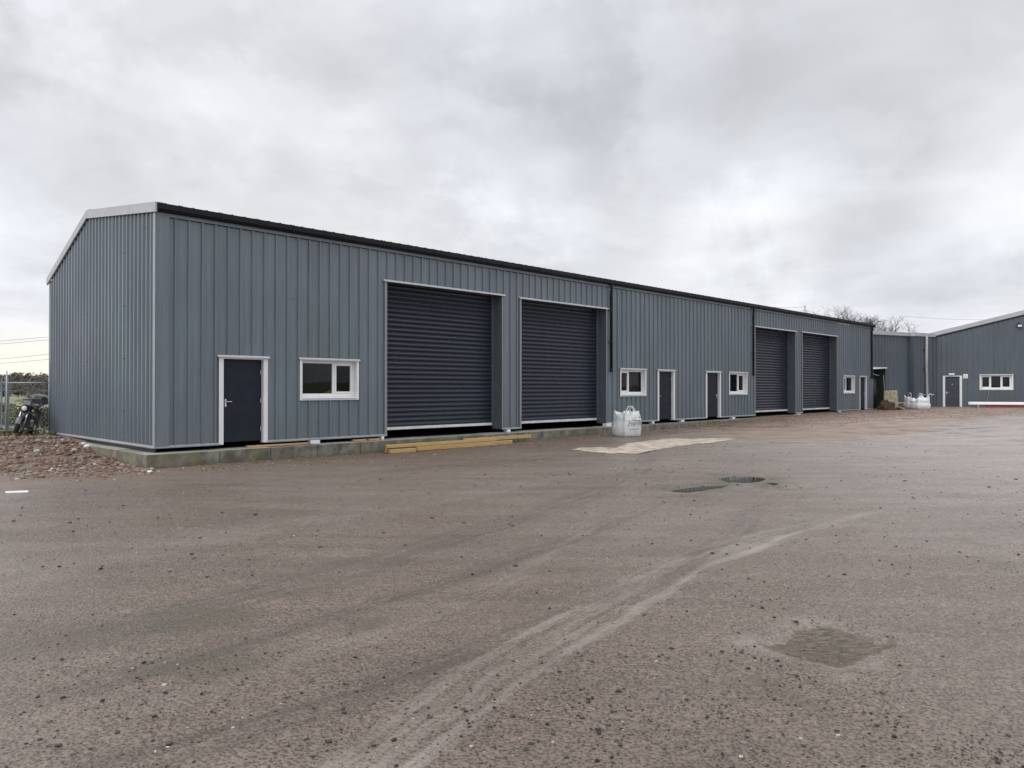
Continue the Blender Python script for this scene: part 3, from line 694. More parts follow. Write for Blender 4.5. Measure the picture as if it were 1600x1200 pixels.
# ------------------------------------------------------------ kerb plinth
random.seed(5)
m = MB(); s = -.36; KZ = -.125
first = True
while s < 30.2:
    L = R(1.25, 1.4) if s > -.3 else 1.75
    e = min(s+L, 30.4); t_ = KZ + R(-.006, .006)
    m.box(s, e-.012, -.40+R(-.006, .006), .34, -.62, t_, .014)
    if e >= 30.4: break
    s = e
s = .36
while s < 6.2:
    L = R(1.2, 1.5); m.box(-.36+R(-.005, .005), .02, s-.012, s+L-.024, -.62, KZ+R(-.006, .006), .014); s += L
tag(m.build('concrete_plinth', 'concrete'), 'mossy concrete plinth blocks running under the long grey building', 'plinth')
for i, (s, wd, zt) in enumerate([(4.25, .30, 0), (17.75, .34, .03), (23.35, .26, 0), (28.15, .26, 0), (35.85, .5, -.02), (42.0, .35, .0), (11.95, .16, 0), (20.95, .16, 0), (6.55, .09, 0)]):
    o = MB(); z0 = KZ+.003 if s < 30 else -.2; o.box(-wd/2, wd/2, -.09, .12, z0, zt-.025 if s != 17.75 else .0, .008)
    lab = ['white packing block under the wall between nearest door and shutter', 'pale packing block on plinth left of the lettered bulk bag', 'white packing block under wall right of the second door',
           'white packing block under the wall below the third window', 'wide pale packing block between the two far shutters', 'pale packing block right of the farthest shutter', 'narrow pale packer between the two nearest shutters',
           'small pale packer under wall left of the second door', 'thin pale packer at left foot of the nearest shutter'][i]
    tag(o.build('packing_block', 'white', loc=(s, 0, 0)), lab, 'block', 'packing blocks under the wall')
for i, (s0, s1, v0, z0) in enumerate([(2.25, 4.0, -.12, KZ+.006), (5.5, 5.95, -.10, KZ+.006), (6.02, 6.4, -.14, KZ+.006)]):
    m = MB().box(0, s1-s0, 0, .14, 0, .045, .003)
    o = m.build('wood_offcut', 'plank_wood', loc=(s0, v0, z0), rz=.02*(i-1))
    tag(o, ['long orange timber plank lying under the nearest door', 'short timber offcut on plinth, left of the pair by the shutter', 'short timber offcut on plinth closest to the shutter jamb'][i], 'plank', 'timber offcuts on the plinth')
# timber stack
labs = ['yellow timber beam at bottom front left of the timber stack', 'yellow timber beam at bottom front right of the timber stack', 'yellow timber beam at bottom of the stack nearest the plinth',
        'yellow timber beam lying on top front of the stack', 'yellow timber beam sticking out at right end of the stack', 'yellow timber beam on top of the stack against plinth']
specs = [(6.20, .95, -.93, 0, .10, .11), (7.22, 4.1, -.90, 0, .10, .12), (6.20, 4.6, -.75, 0, .10, .12), (6.15, 4.5, -.84, .137, .10, .085), (9.3, 3.1, -.70, .135, .12, .11), (6.25, 2.9, -.72, .127, .10, .10)]
for (s0, L, v0, dz_, wy, hz), lb in zip(specs, labs):
    m = MB().box(0, L, 0, wy, 0, hz, .006); z0 = G(s0+L/2, v0)+.004+dz_
    tag(m.build('timber_beam', 'timber', loc=(s0, v0, z0), rz=(.0, .006, -.004, .012, -.012, .002)[labs.index(lb)]), lb, 'timber', 'timber beams stacked beside the plinth')

# ------------------------------------------------------------ bulk bags
def bulk_bag(name, label, loc, rz, w_, h, upper, seed, text=False, loops=True, slump=.0, d_=None):
    random.seed(seed); root = empty(name, label, 'bulk bag', loc, rz, 'white bulk bags')
    d_ = d_ or w_; bm = bmesh.new(); bmesh.ops.create_cube(bm, size=1); bmesh.ops.subdivide_edges(bm, edges=bm.edges, cuts=13, use_grid_fill=True)
    for v in bm.verts:
        x, y, z = v.co.x*2, v.co.y*2, v.co.z+.5
        bul = 1 + .07*sin(pi*min(1, z/.62)) - .0
        k = (1-.13*abs(x*y)); 
        nx = x*w_/2*bul*k; ny = y*d_/2*bul*k; nz = z*h
        if z > .62:
            t = (z-.62)/.38; nx *= 1-.10*t*t; ny *= 1-.10*t*t
            cor = max(abs(x), 0)*max(abs(y), 0)
            nz += t*(upper*cor**2 - .05*h*(1-cor)) + slump*t*(-x)
            nx += .05*mnoise.noise(Vector((x*2, y*2, z*9+seed)))*t*1.4; ny += .05*mnoise.noise(Vector((x*2+5, y*2, z*9+seed)))*t*1.4
            nz += .05*mnoise.noise(Vector((x*3, y*3, seed)))*t
        if .55 < z < .66: nx *= .975; ny *= .975
        n_ = mnoise.noise(Vector((nx*5, ny*5, nz*7+seed)))*.018; nx += n_; ny += n_
        v.co = (nx, ny, max(0, nz if z > 0 else 0))
    m = MB(); m.bm.free(); m.bm = bm; m.build('bag_body', 'bag', root, smooth=True)
    return root
Z1 = 28.6; b1 = WP(979, Z1); z1 = G(*b1)
bg_ = bulk_bag('bulk_bag', 'upright white bulk bag with dark lettering on its right face, standing by the second window', (b1[0], b1[1], z1), FR + radians(26), .84, .93, .05, 3)
# raised corner with lifting loop on the right of the bag
m = MB(); hx = .36
m.prism([(.02, -.41, .62), (.40, -.40, .60), (.385, -.34, .82), (.25, -.30, .86), (.12, -.30, 1.0), (.04, -.33, .95)], (.012, .03, .0)); m.build('side_flap', 'bag', bg_, smooth=False)
for pts in ([(-.385, -.40, .58), (-.37, -.37, .80), (-.10, -.25, 1.13), (.05, -.24, 1.14), (.26, -.33, .85), (.40, -.40, .45)], [(.39, .38, .5), (.38, .33, .8), (.22, .1, 1.05), (.12, -.2, 1.13), (.20, -.30, .95), (.37, -.37, .72)]):
    sg = MB(); P = []
    for i in range(len(pts)-1):
        for k in range(5): P.append(Vector(pts[i]).lerp(Vector(pts[i+1]), k/5))
    P.append(Vector(pts[-1])); sg.tube(P, .027, 6); sg.build('lifting_loop', 'strap', bg_, smooth=True)
m = MB(); m.tube([(-.405, -.425, .06), (-.415, -.435, .3), (-.41, -.43, .5), (-.39, -.405, .66), (-.375, -.38, .8)], .014, 6); m.build('corner_strap', 'strap', bg_, smooth=True)
def text(body, size, m_, parent, loc, rot, ext=.002, shear=0, name='lettering'):
    cu = bpy.data.curves.new(name, 'FONT'); cu.body = body; cu.size = size; cu.extrude = ext; cu.shear = shear; cu.align_x = 'CENTER'
    o = bpy.data.objects.new(name, cu); scene.collection.objects.link(o)
    dg = bpy.context.evaluated_depsgraph_get(); me = bpy.data.meshes.new_from_object(o.evaluated_get(dg)); bpy.data.objects.remove(o)
    o = bpy.data.objects.new(name, me); scene.collection.objects.link(o); me.materials.clear(); me.materials.append(MATS[m_]); o.parent = parent; o.location = loc; o.rotation_euler = rot
    return o
text('Evans', .235, 'ink', bg_, (-.02, -.492, .44), (radians(90), 0, 0), shear=.3)
m = MB(); m.box(-.30, .32, -.498, -.494, .405, .415); m.box(-.26, .28, -.498, -.494, .30, .312); m.box(-.2, .22, -.498, -.494, .27, .276); m.box(-.08, .32, -.498, -.494, .615, .632); m.build('logo_rule', 'ink', bg_)

for lab, px, Z, rz, sd, up, w_, sl in (('larger slumped white bulk bag in the far corner, its loops sticking up', 1437, 52.2, 8, 8, .20, 1.02, .0), ('narrow looking white bulk bag half hidden behind the other in the far corner', 1424, 53.1, -6, 14, .16, .85, 0)):
    p = WP(px, Z); o = bulk_bag('bulk_bag', lab, (p[0], p[1], G(*p)), FR + radians(rz), w_, .72, up, sd, slump=-.1 if sd == 8 else .1)
    sgn = 1 if sd == 8 else -1
    for pts in ([(.3, -.35, .9), (.48, -.42, 1.05), (.72, -.45, .98), (.55, -.42, .9)], [(-.35, -.35, .85), (-.32, -.4, 1.12), (-.2, -.4, 1.08), (-.15, -.35, .8)]):
        MB().tube([Vector(q) for q in pts], .03, 6).build('lifting_loop', 'bag', o, smooth=True)

# ------------------------------------------------------------ far buildings
def far_building(name, label, origin, rz): return empty(name, label, 'building', (origin[0], origin[1], 0), rz)
Zb = 56.2; oB = WP(1453, Zb); PH = radians(20); FB = FR - PH
B = far_building('workshop', 'wide grey clad workshop with pitched pale verge at the right edge', oB, FB)
def bx(px):
    k = (px-800)/F; X0 = (1453-800)/F*Zb; return (k*Zb-X0)/(cos(PH)+k*sin(PH))
def bz(py, px=1488): return CH + (HY-py)*(Zb-bx(px)*sin(PH))/F
WB = 22.0; HB = 5.50; SL = (CH + (HY-485)*(Zb-bx(1600)*sin(PH))/F - HB)/bx(1600); RB = HB + 11*SL; print('slopeB', SL, bx(1600))
def topB(s): return HB - .22 + (RB-HB)*(s/11 if s < 11 else (22-s)/11)
dB = (bx(1473), bx(1503), -.05, bz(587)); wB = (bx(1530.5), bx(1583), bz(610, 1556), bz(585.5, 1556))
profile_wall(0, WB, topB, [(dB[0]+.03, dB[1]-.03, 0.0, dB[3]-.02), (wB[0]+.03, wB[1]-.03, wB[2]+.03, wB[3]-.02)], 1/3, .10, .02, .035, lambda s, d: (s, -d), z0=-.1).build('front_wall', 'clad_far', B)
m = MB(); m.box(-.06, 0, 0, 30, -.1, HB-.2); m.box(WB, WB+.06, 0, 30, -.1, HB-.2); m.box(0, WB, 29.9, 30, -.1, HB-.1); m.box(0.3, WB-.3, .6, .66, -.1, 4.6); m.build('side_wall', 'clad_far', B)
m = MB(); m.prism([(-.2, -.05, HB-.03), (11, -.05, RB-.03), (11, -.05, RB-.10), (-.2, -.05, HB-.10)], (0, 30.2, 0)); m.prism([(WB+.2, -.05, HB-.03), (11, -.05, RB-.03), (11, -.05, RB-.10), (WB+.2, -.05, HB-.10)], (0, 30.2, 0)); m.build('roof', 'roofm', B)
for sx, ex in ((-.2, 11), (WB+.2, 11)):
    m = MB(); m.prism([(sx, -.12, HB), (ex, -.12, RB), (ex, -.12, RB-.32), (sx, -.12, HB-.30)], (0, .06, 0)); m.build('verge_trim', 'verge', B)
m = MB(); m.prism([(-.1, -.06, HB-.31), (11, -.06, RB-.33), (11, -.06, RB-.42), (-.1, -.06, HB-.40)], (0, .02, 0)); m.build('under_verge_strip', 'black', B)  # black strip along the lower edge of the verge trim
r = bpy.data.objects.new('door', None); scene.collection.objects.link(r); r.parent = B; r.location = (dB[0], 0, 0); Wd = dB[1]-dB[0]; zt = dB[3]
m = MB(); m.box(0, .15, -.055, -.04, -.05, zt-.06); m.box(Wd-.15, Wd, -.055, -.04, -.05, zt-.06); m.box(0, Wd, -.055, -.04, zt-.06, zt); m.box(.138, .15, -.04, .12, 0, zt); m.box(Wd-.15, Wd-.138, -.04, .12, 0, zt); m.build('door_frame', 'white', r)
lf = MB().box(.151, Wd-.151, .05, .10, .06, zt-.07, .004).build('door_leaf', 'door_far', r)
m = MB(); m.box(.24, .29, .03, .049, 1.0, 1.2); m.tube([(.265, .03, 1.12), (.265, 0, 1.12), (.4, 0, 1.12)], .014, 6); m.build('door_handle', 'steel', lf)
MB().tube([(Wd/2, .049, 1.72), (Wd/2, .035, 1.72)], .045, 12).build('door_badge', 'galv', lf)
window(B, wB[0], wB[1]-wB[0], wB[2]+.05, wB[3], [(.32, True), (.36, False), (.32, True)])
m = MB(); m.box(bx(1482), bx(1491), -.13, -.04, bz(586.2), bz(583.2), .01)
tag(m.build('bulkhead_lamp', 'white', loc=(oB[0], oB[1], 0), rz=FB), 'slim white bulkhead lamp mounted above the workshop door', 'lamp')
sg = empty('notice_sign', 'small square white notice on the workshop wall right of its door', 'sign', (oB[0], oB[1], 0), FB)
m = MB(); m.box(bx(1504.6), bx(1512), -.055, -.04, bz(591.3), bz(584.6)); m.build('sign_plate', 'white', sg)
m = MB()
for k in range(4): m.box(bx(1505.6), bx(1511-k % 2), -.058, -.055, bz(589.9-k*1.0), bz(589.6-k*1.0))
m.build('print_line', 'pipe_grey', sg)
fl = empty('floodlight', 'small black floodlight high on the workshop wall', 'lamp', (oB[0], oB[1], 0), FB)
m = MB(); c = bx(1592); zf = bz(509, 1592); m.box(c-.16, c+.16, -.30, -.14, zf-.13, zf+.10, .02); m.box(c-.03, c+.03, -.14, -.035, zf, zf+.22, .004); m.build('lamp_housing', 'black', fl)
MB().box(c-.12, c+.12, -.312, -.301, zf-.09, zf+.05).build('lamp_glass', 'lens', fl)
m = MB(); m.tube([(bx(1545), -.06, wB[2]+.02), (bx(1543.6), -.1, wB[2]-.35), (bx(1541.5), -.15, wB[2]-.8)], .012, 5); tag(m.build('hanging_cable', 'galv', loc=(oB[0], oB[1], 0), rz=FB), 'thin pale cable hanging below the three pane window', 'cable')
# low roofed link wing between the two buildings
pa = WP(1356, 53.0); pb = WP(1448, 56.0); angA = atan2(pb[1]-pa[1], pb[0]-pa[0]); LA = hypot(pb[0]-pa[0], pb[1]-pa[1])
Aw = far_building('link_building', 'darker grey clad wing with pale eaves behind the far end of the long building', pa, angA)
def ax(px):                                               # distance along this wall for a photo column
    k = (px-800)/F
    X0, Z0 = (1356-800)/F*53.0, 53.0; X1, Z1_ = (1448-800)/F*56.0, 56.0
    t = (k*Z0-X0)/((X1-X0)-k*(Z1_-Z0)); return t*LA
HA = 5.48
o0, o1 = -.3, ax(1384)
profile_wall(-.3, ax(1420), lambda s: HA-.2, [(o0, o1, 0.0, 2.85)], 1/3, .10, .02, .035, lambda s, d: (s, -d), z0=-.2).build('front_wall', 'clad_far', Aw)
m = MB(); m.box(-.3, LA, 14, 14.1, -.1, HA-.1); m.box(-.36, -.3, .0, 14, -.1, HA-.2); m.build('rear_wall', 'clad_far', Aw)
m = MB(); m.prism([(-.4, -.10, HA), (LA+.1, -.10, HA), (LA+.1, 7, HA+.15), (-.4, 7, HA+.15)], (0, 0, -.05)); m.prism([(-.4, 7, HA+.15), (LA+.1, 7, HA+.15), (LA+.1, 14.2, HA), (-.4, 14.2, HA)], (0, 0, -.05)); m.build('roof', 'roofm', Aw)
m = MB(); m.box(-.4, ax(1421), -.16, -.06, HA-.24, HA+.02); m.build('eaves_trim', 'verge', Aw)
# the boxed out pier with its grey pipe
m = MB(); x0, x1 = ax(1420), ax(1447.5); m.box(x0, x1, -.42, .0, -.2, HA-.26)
for k in range(4): m.box(x0+.12+k*.3, x0+.18+k*.3, -.445, -.42, -.2, HA-.27)
m.build('pier', 'clad_far', Aw); MB().box(x0-.05, x1+.35, -.50, .0, HA-.25, HA-.0).build('pier_cap', 'verge', Aw)
xp = ax(1437); m = MB(); m.tube([(xp, -.56, HA-.2), (xp, -.54, 3.2), (xp+.05, -.56, .35), (xp+.05, -.60, .15)], .085, 12); m.build('downpipe', 'pipe_grey', Aw, smooth=True)
for z in (1.0, 2.8, 4.2): MB().box(xp-.28, xp, -.50, -.43, z, z+.06).build('pipe_clip', 'black', Aw)
m = MB(); m.box(ax(1364)-.6, o1+.03, -.09, .12, 2.85, 2.93); m.build('lintel', 'white', Aw)
m = MB(); m.box(o0, o1+.3, .9, .96, -.1, 2.84); m.box(o1, o1+.04, .04, .9, -.1, 2.84); m.build('passage_lining', 'green_in', Aw)
m = MB()
for k in range(7): m.tube([(ax(1364)+.06+k*.11, .35+.04*(k % 2), -.1), (ax(1364)+.06+k*.11, .35, 2.25-.02*k)], .065, 8)
tag(m.build('black_sheeting', 'tarp', loc=(pa[0], pa[1], 0), rz=angA, smooth=True), 'black plastic sheeting hung in the passage at the end of the building', 'sheeting')
m = MB(); m.tube([(o1-.12, .1, .05), (o1-.1, .05, 1.4), (o1-.13, .1, 2.4)], .03, 6); m.ball((o1-.02, .0, 1.15), .09, 8); tag(m.build('rope', 'galv', loc=(pa[0], pa[1], 0), rz=angA), 'pale knotted rope hanging at the side of the dark passage', 'rope')
m = MB(); m.prism([(0, 0, 0), (.62, 0, -.12), (.55, .5, .05), (.0, .5, .18)], (0, 0, -.03)); tag(m.build('canopy_sheet', 'pipe_grey', loc=(*WP(1364.5, 52.6), 2.45), rz=angA), 'small pale tilted sheet above the black sheeting in the passage', 'sheet')
# board, soil heap, planks by the corner
p = WP(1383.5, 51.6); zg = G(*p)
m = MB(); m.prism([(0, 0, 0), (.92, .0, 0), (.92, .16, 1.34), (.0, .16, 1.30)], (0, .04, 0)); tag(m.build('board', 'beige', loc=(p[0], p[1], zg), rz=FR+.05), 'mud stained beige board leaning upright in the far corner', 'board')
plain('soil', (.075, .045, .028), .95, var=.35, vscale=5, bump=.8, bscale=12)
def heap(name, lab, px, Z, rx, ry, h, m_, seed):
    p = WP(px, Z); bm = bmesh.new(); bmesh.ops.create_uvsphere(bm, u_segments=32, v_segments=20, radius=1)
    for v in bm.verts:
        k = 1+.35*mnoise.noise(v.co*2.2+Vector((seed, 0, 0)))+.15*mnoise.noise(v.co*6+Vector((seed, 0, 0))); v.co = (v.co.x*rx*k, v.co.y*ry*k, v.co.z*h*k-.05)
    m = MB(); m.bm.free(); m.bm = bm; return tag(m.build(name, m_, loc=(p[0], p[1], G(*p)), rz=FR, smooth=True), lab, 'soil heap')
heap('soil_heap', 'dark brown soil heap against the beige board', 1386, 51.0, .62, .4, .62, 'soil', 2); heap('soil_heap', 'low brown soil heap between board and far bulk bags', 1403, 51.9, .45, .35, .35, 'soil', 9)
for i, (px0, zz, L, tilt, lb) in enumerate(((1396, .42, .75, .06, 'short pale plank resting on the low soil heap'), (1402, .22, .55, -.35, 'broken pale plank tipped down beside the bulk bags'))):
    p = WP(px0, 51.3); o = MB().box(0, L, 0, .12, 0, .06, .004).build('plank', 'beige', loc=(p[0], p[1], G(*p)+zz), rz=FR); o.rotation_euler.y = -tilt; tag(o, lb, 'plank')
p = W((1519-800)/F*54.0, 54.0); zg = G(*p)
m = MB(); L = 4.4
for k in range(3): m.box(-.1*k, L-.15*k, -.0+k*.09, .08+k*.09, .22, .31+.045*k, .01)
m.box(-.25, L-.2, -.12, -.03, .20, .28, .01)
tag(m.build('fascia_boards', 'upvc', loc=(p[0], p[1], zg), rz=FB), 'long white plastic boards laid along the workshop wall', 'boards')
m = MB(); m.box(.9, 3.4, .0, .25, 0, .195, .02); tag(m.build('red_beam', 'red', loc=(p[0], p[1], zg), rz=FB), 'red beam on the ground under the long white boards', 'beam')
for k in (.3, 3.9):
    tag(MB().box(k, k+.1, -.1, .3, 0, .195).build('bearer', 'timber', loc=(p[0], p[1], zg), rz=FB), 'dark wood bearer under the %s end of the white boards' % ('left' if k < 1 else 'right'), 'bearer', 'bearers under the boards')
# white stones by the plinth end
for px, py, r0, lb in ((139, 709, .10, 'round white stone at the broken end of the plinth'), (131, 706, .06, 'small white stone left of the bigger one at plinth end'), (234, 731, .05, 'small pale stone at the foot of the plinth corner')):
    q = GP(px, py, -.36); m = MB().ball((0, 0, 0), r0, 12, (1.2, .9, .75))
    for v in m.bm.verts: v.co *= 1+.2*mnoise.noise(v.co*12)
    tag(m.build('stone', 'white', loc=(q[0], q[1], G(*q)+r0*.4), smooth=True), lb, 'stone')

# ------------------------------------------------------------ left background: fence, hedge, road, motorbike
zf = .0
# road behind
a = WP(-420, 27.3); b = WP(420, 27.3)
def strip(name, Z0, Z1, X0, X1, m_, lift, n=40, **tg):
    m = MB()
    for i in range(n):
        xa, xb = X0+(X1-X0)*i/n, X0+(X1-X0)*(i+1)/n
        q = [W(xa, Z0), W(xb, Z0), W(xb, Z1), W(xa, Z1)]; m.quad(*[(c_[0], c_[1], G(*c_)+lift) for c_ in q])
    return tag(m.build(name, m_), **tg)
strip('road', 27.0, 31.2, -60, -13.5, 'road', .03, kind='structure')
strip('grass_verge', 31.2, 32.6, -60, -11, 'field', .05, kind='structure')
# mesh fence panel with rails
fn = empty('mesh_fence_panel', 'galvanised mesh fence panel with pale rails behind the rubble', 'fence')
Zf = 23.9; P0 = WP(-240, Zf-1.2); P1 = WP(10.5, Zf-.2); P2 = WP(77, Zf+.2)
def rail(name, za, zb, r_, pa_, pb_): MB().tube([(pa_[0], pa_[1], za), (pb_[0], pb_[1], zb)], r_, 8).build(name, 'galv', fn, smooth=True)
rail('top_rail', 1.60, 1.60, .022, P1, P2); rail('bottom_rail', .07, .10, .020, P0, P2); rail('middle_rail', 1.09, 1.09, .008, P1, P2)
for q in (P1, P2, P0): MB().tube([(q[0], q[1], G(*q)-.1), (q[0], q[1], 1.98 if q is P1 else 2.25 if q is P2 else 1.9)], .02, 8).build('post', 'galv', fn, smooth=True)
m = MB(); n = 44
for i in range(1, n):
    q = (P1[0]+(P2[0]-P1[0])*i/n, P1[1]+(P2[1]-P1[1])*i/n); m.tube([(q[0], q[1], .1), (q[0], q[1], 1.6)], .0016, 3)
for z in (.4, .7, 1.35): m.tube([(P1[0], P1[1], z), (P2[0], P2[1], z)], .0016, 3)
m.build('mesh_wires', 'galv', fn)
# palisade gate at the extreme left
pg = empty('palisade_fence', 'blue grey steel palisade fence at the left edge', 'fence')
q0 = WP(-150, 26.2); q1 = WP(8, 26.2); L = hypot(q1[0]-q0[0], q1[1]-q0[1]); an = atan2(q1[1]-q0[1], q1[0]-q0[0]); gz = G(*q1)
pg.location = (q0[0], q0[1], gz); pg.rotation_euler.z = an
m = MB(); k = 0
while k*.14 < L-.1:
    x = k*.14; m.prism([(x, 0, .05), (x+.07, -.012, .05), (x+.07, -.012, 1.75), (x+.035, -.012, 1.88), (x, 0, 1.75)], (.0, .012, 0)); k += 1
m.build('pales', 'palisade', pg)
m = MB(); m.box(0, L, .015, .05, 1.42, 1.48); m.box(0, L, .015, .05, .35, .41); m.build('rail', 'palisade', pg); MB().box(L, L+.10, -.03, .08, -.1, 1.95, .01).build('post', 'palisade', pg); 
MB().box(L-.75, L-.22, -.05, -.02, .1, 1.12, .01).build('sheet_panel', 'galv', pg)
# leaf clump helper
def leaves(m, n, fn, size):
    for _ in range(n):
        c = Vector(fn()); a = Vector((R(-1, 1), R(-1, 1), R(-.6, 1))).normalized(); t = a.orthogonal().normalized(); t = Matrix.Rotation(R(0, 6.28), 3, a) @ t; u = a.cross(t); s_ = size*R(.6, 1.4)
        m.quad(c-t*s_, c-u*s_*.5, c+t*s_, c+u*s_*.5)
random.seed(21)
m = MB()
def hp():
    X = R(-32, -15.5); top = 1.02 + .16*mnoise.noise(Vector((X*1.3, 0, 2)))*2; z = R(0, 1)**.7*top; q = W(X, 33.2+R(-.55, .55)*(1-.3*z)); return q[0], q[1], G(*q)+z
leaves(m, 16000, hp, .055)
hd = tag(m.build('hedge', 'hedge'), 'low dark green hedge along the road behind the motorbike', 'hedge')
m = MB()
for _ in range(600):
    X = R(-30, -16); q = W(X, 33.2+R(-.3, .3)); z0 = G(*q); m.tube([(q[0], q[1], z0), (q[0]+R(-.15, .15), q[1]+R(-.15, .15), z0+R(.5, 1.1))], .008, 3)
m.build('twigs', 'bark', hd)
# ivy bush brighter
m = MB(); cb = WP(14, 32.2)
leaves(m, 260, lambda: (cb[0]+random.gauss(0, .16), cb[1]+random.gauss(0, .2), G(*cb)+.55+random.gauss(0, .25)), .05)
plain('ivy', (.13, .19, .03), .5, var=.3, vscale=8); tag(m.build('ivy_bush', 'ivy'), 'bright green leafy bush beside the palisade post', 'bush')
# grass tufts
m = MB()
def tuft(q, h): 
    z = G(*q)
    for _ in range(7):
        a = R(0, 6.28); m.quad((q[0], q[1], z-.01), (q[0]+.012*cos(a), q[1]+.012*sin(a), z-.01), (q[0]+.1*h*cos(a+1)+R(-.05, .05), q[1]+.1*sin(a), z+h), (q[0]+.1*h*cos(a+1), q[1]+.1*sin(a), z+h))
for _ in range(2600):
    X = R(-28, -13.4); q = W(X, R(22.3, 26.2) if random.random() < .6 else R(31.2, 32.7))
    if q[1] < 7.4 or (q[0] > -.2): continue
    tuft(q, R(.05, .14))
tag(m.build('grass', 'grass'), kind='stuff', label='rough grass along the road and fence', cat='grass')
# trees: skeleton of tapering limbs
def bare_tree(name, label, base, H, seed, m_='bark', spread=.55, depth=6, r0=None, group=None, lean=0, ztop=None):
    random.seed(seed); root = empty(name, label, 'tree', (base[0], base[1], G(*base)-.1), 0, group); tr = MB(); cr = MB()
    def grow(p, d, L, r, k):
        q = p; pts = [p]; dd = d.copy()
        for _ in range(3):
            dd = (dd + Vector((R(-.16, .16), R(-.16, .16), R(-.05, .12)))).normalized(); q = q + dd*L/3; pts.append(q)
        (tr if k == 0 else cr).tube(pts, [r, r*.88, r*.78, r*.66], 7 if k < 2 else 4 if k < 4 else 3, caps=False)
        if k >= depth: return
        for i in range(3 if k < 3 else random.choice((2, 3, 3))):
            ax_ = dd.orthogonal().normalized(); ax_ = Matrix.Rotation(R(0, 6.28), 3, dd) @ ax_
            nd = (Matrix.Rotation(R(.25, spread+.25), 3, ax_) @ dd); nd.z += .08; grow(pts[R(0, 1) < .3 and 2 or 3], nd.normalized(), L*R(.62, .84), r*.62, k+1)
    grow(Vector((0, 0, 0)), Vector((lean, 0, 1)).normalized(), H*.26, r0 or H*.022, 0)
    if ztop:
        mz = max(v.co.z for v in cr.bm.verts); kz = (ztop - root.location.z)/mz
        for b_ in (tr, cr):
            for v in b_.bm.verts: v.co = Vector((v.co.x*kz*1.25, v.co.y*kz*1.25, kz*mz*max(0, v.co.z/mz)**.75))
    tr.build('trunk', m_, root, smooth=True); cr.build('crown', m_, root, smooth=True); return root
for i, (px, Z, H, sd, yt) in enumerate(((1301, 78, 13.6, 4, 470), (1334, 82, 12.6, 17, 477), (1362, 80, 11.2, 23, 484), (1277, 84, 12, 31, 480), (1382, 83, 11, 41, 490))):
    bare_tree('bare_tree', ['tallest leafless tree rising behind the roof left of the group', 'middle leafless tree rising behind the far roof end', 'leafless tree rising behind the left end of the grey wing roof', 'leafless tree beside the pylon, leftmost of the group', 'lowest leafless tree, rightmost of the group over the grey wing'][i], WP(px, Z), H, sd, 'bark_far', spread=.8, depth=7, r0=.17, group='leafless trees behind the roof', lean=.1*i, ztop=CH+(HY-yt)*Z/F)
# small dark shrub tree behind the hedge
st = empty('small_tree', 'small dark evergreen tree behind the hedge near the gable corner', 'tree', (*WP(63, 42), -.1))
m = MB(); leaves(m, 2200, lambda: (random.gauss(0, .33), random.gauss(0, .33), .7+abs(random.gauss(0, .30))), .07); m.build('crown', 'hedge', st); MB().tube([(0, 0, 0), (0, .05, 1.4)], .05, 6).build('trunk', 'bark', st)
# far wood on the hill
random.seed(33); m = MB()
for _ in range(2600):
    an = R(-62, 14); r = 310+random.random()**1.4*250; s_ = CAM[0]+r*cos(HEAD-radians(an)); v_ = CAM[1]+r*sin(HEAD-radians(an)); z = G(s_, v_)-.3; H = R(3.5, 6)
    m.tube([(s_, v_, z), (s_+R(-.5, .5), v_, z+H*.55)], [.25, .12], 3, caps=False)
    for _k in range(16):
        a = R(0, 6.28); rr = R(.2, 2.6); zz = z+H*R(.25, 1); c = Vector((s_+rr*cos(a), v_+rr*sin(a), zz)); t = Vector((R(-1, 1), R(-1, 1), R(-.3, 1))).normalized()*R(.6, 1.5); u = t.orthogonal().normalized()*R(.3, .8)
        m.quad(c-t, c-u, c+t, c+u)
tag(m.build('far_wood', 'far_wood'), kind='stuff', label='brown winter woodland covering the distant low hill', cat='woodland')
# overhead lines and pylon
def line(name, pts, r_, lab): 
    m = MB(); m.tube(pts, r_, 4); tag(m.build(name, 'cable', smooth=True), lab, 'cable', 'distant overhead lines')
def pp3(px, py, Z): q = WP(px, Z); return (q[0], q[1], CH+(HY-py)*Z/F)
for i, (ya, yb, lb) in enumerate(((533, 527, 'uppermost overhead line left of the gable'), (537.5, 531.5, 'second overhead line below the top one left of the gable'), (561, 554, 'third overhead line left of the gable'), (568, 562, 'lowest overhead line just above the distant wood'))):
    P = [pp3(-300+ k*50, ya+3.5*((k-6)/6)**1.0*-1+ (yb-ya)*(k-6)/1.6 - .25*(k-6)**2*0, 260) for k in range(0, 12)]
    line('overhead_line', P, .06, lb)
py_ = empty('pylon', 'faint lattice pylon top rising beyond the roof left of the trees', 'pylon', (*WP(1258, 380), 0), FR)
m = MB(); Hp = CH+(HY-477)*380/F
for sx in (-1, 1):
    for sy in (-1, 1): m.tube([(sx*3.2, sy*3.2, -2), (sx*1.1, sy*1.1, Hp*.72), (sx*.15, sy*.15, Hp)], .07, 4)
zz = 0
while zz < Hp*.7:
    w0 = 3.2-2.1*zz/(Hp*.72); zn = zz+w0*1.6; w1 = 3.2-2.1*min(1, zn/(Hp*.72))
    for sy in (-1, 1): m.tube([(-w0, sy*w0, zz), (w1, sy*w1, zn)], .04, 3); m.tube([(w0, sy*w0, zz), (-w1, sy*w1, zn)], .04, 3); m.tube([(sy*w0, -w0, zz), (sy*w1, w1, zn)], .04, 3)
    zz = zn
m.build('lattice', 'galv', py_)
m = MB()
for z, l in ((Hp*.74, 4.2), (Hp*.84, 3.4), (Hp*.93, 2.6)): m.tube([(-l, 0, z), (0, 0, z+.8), (l, 0, z)], .06, 4)
m.build('cross_arm', 'galv', py_)
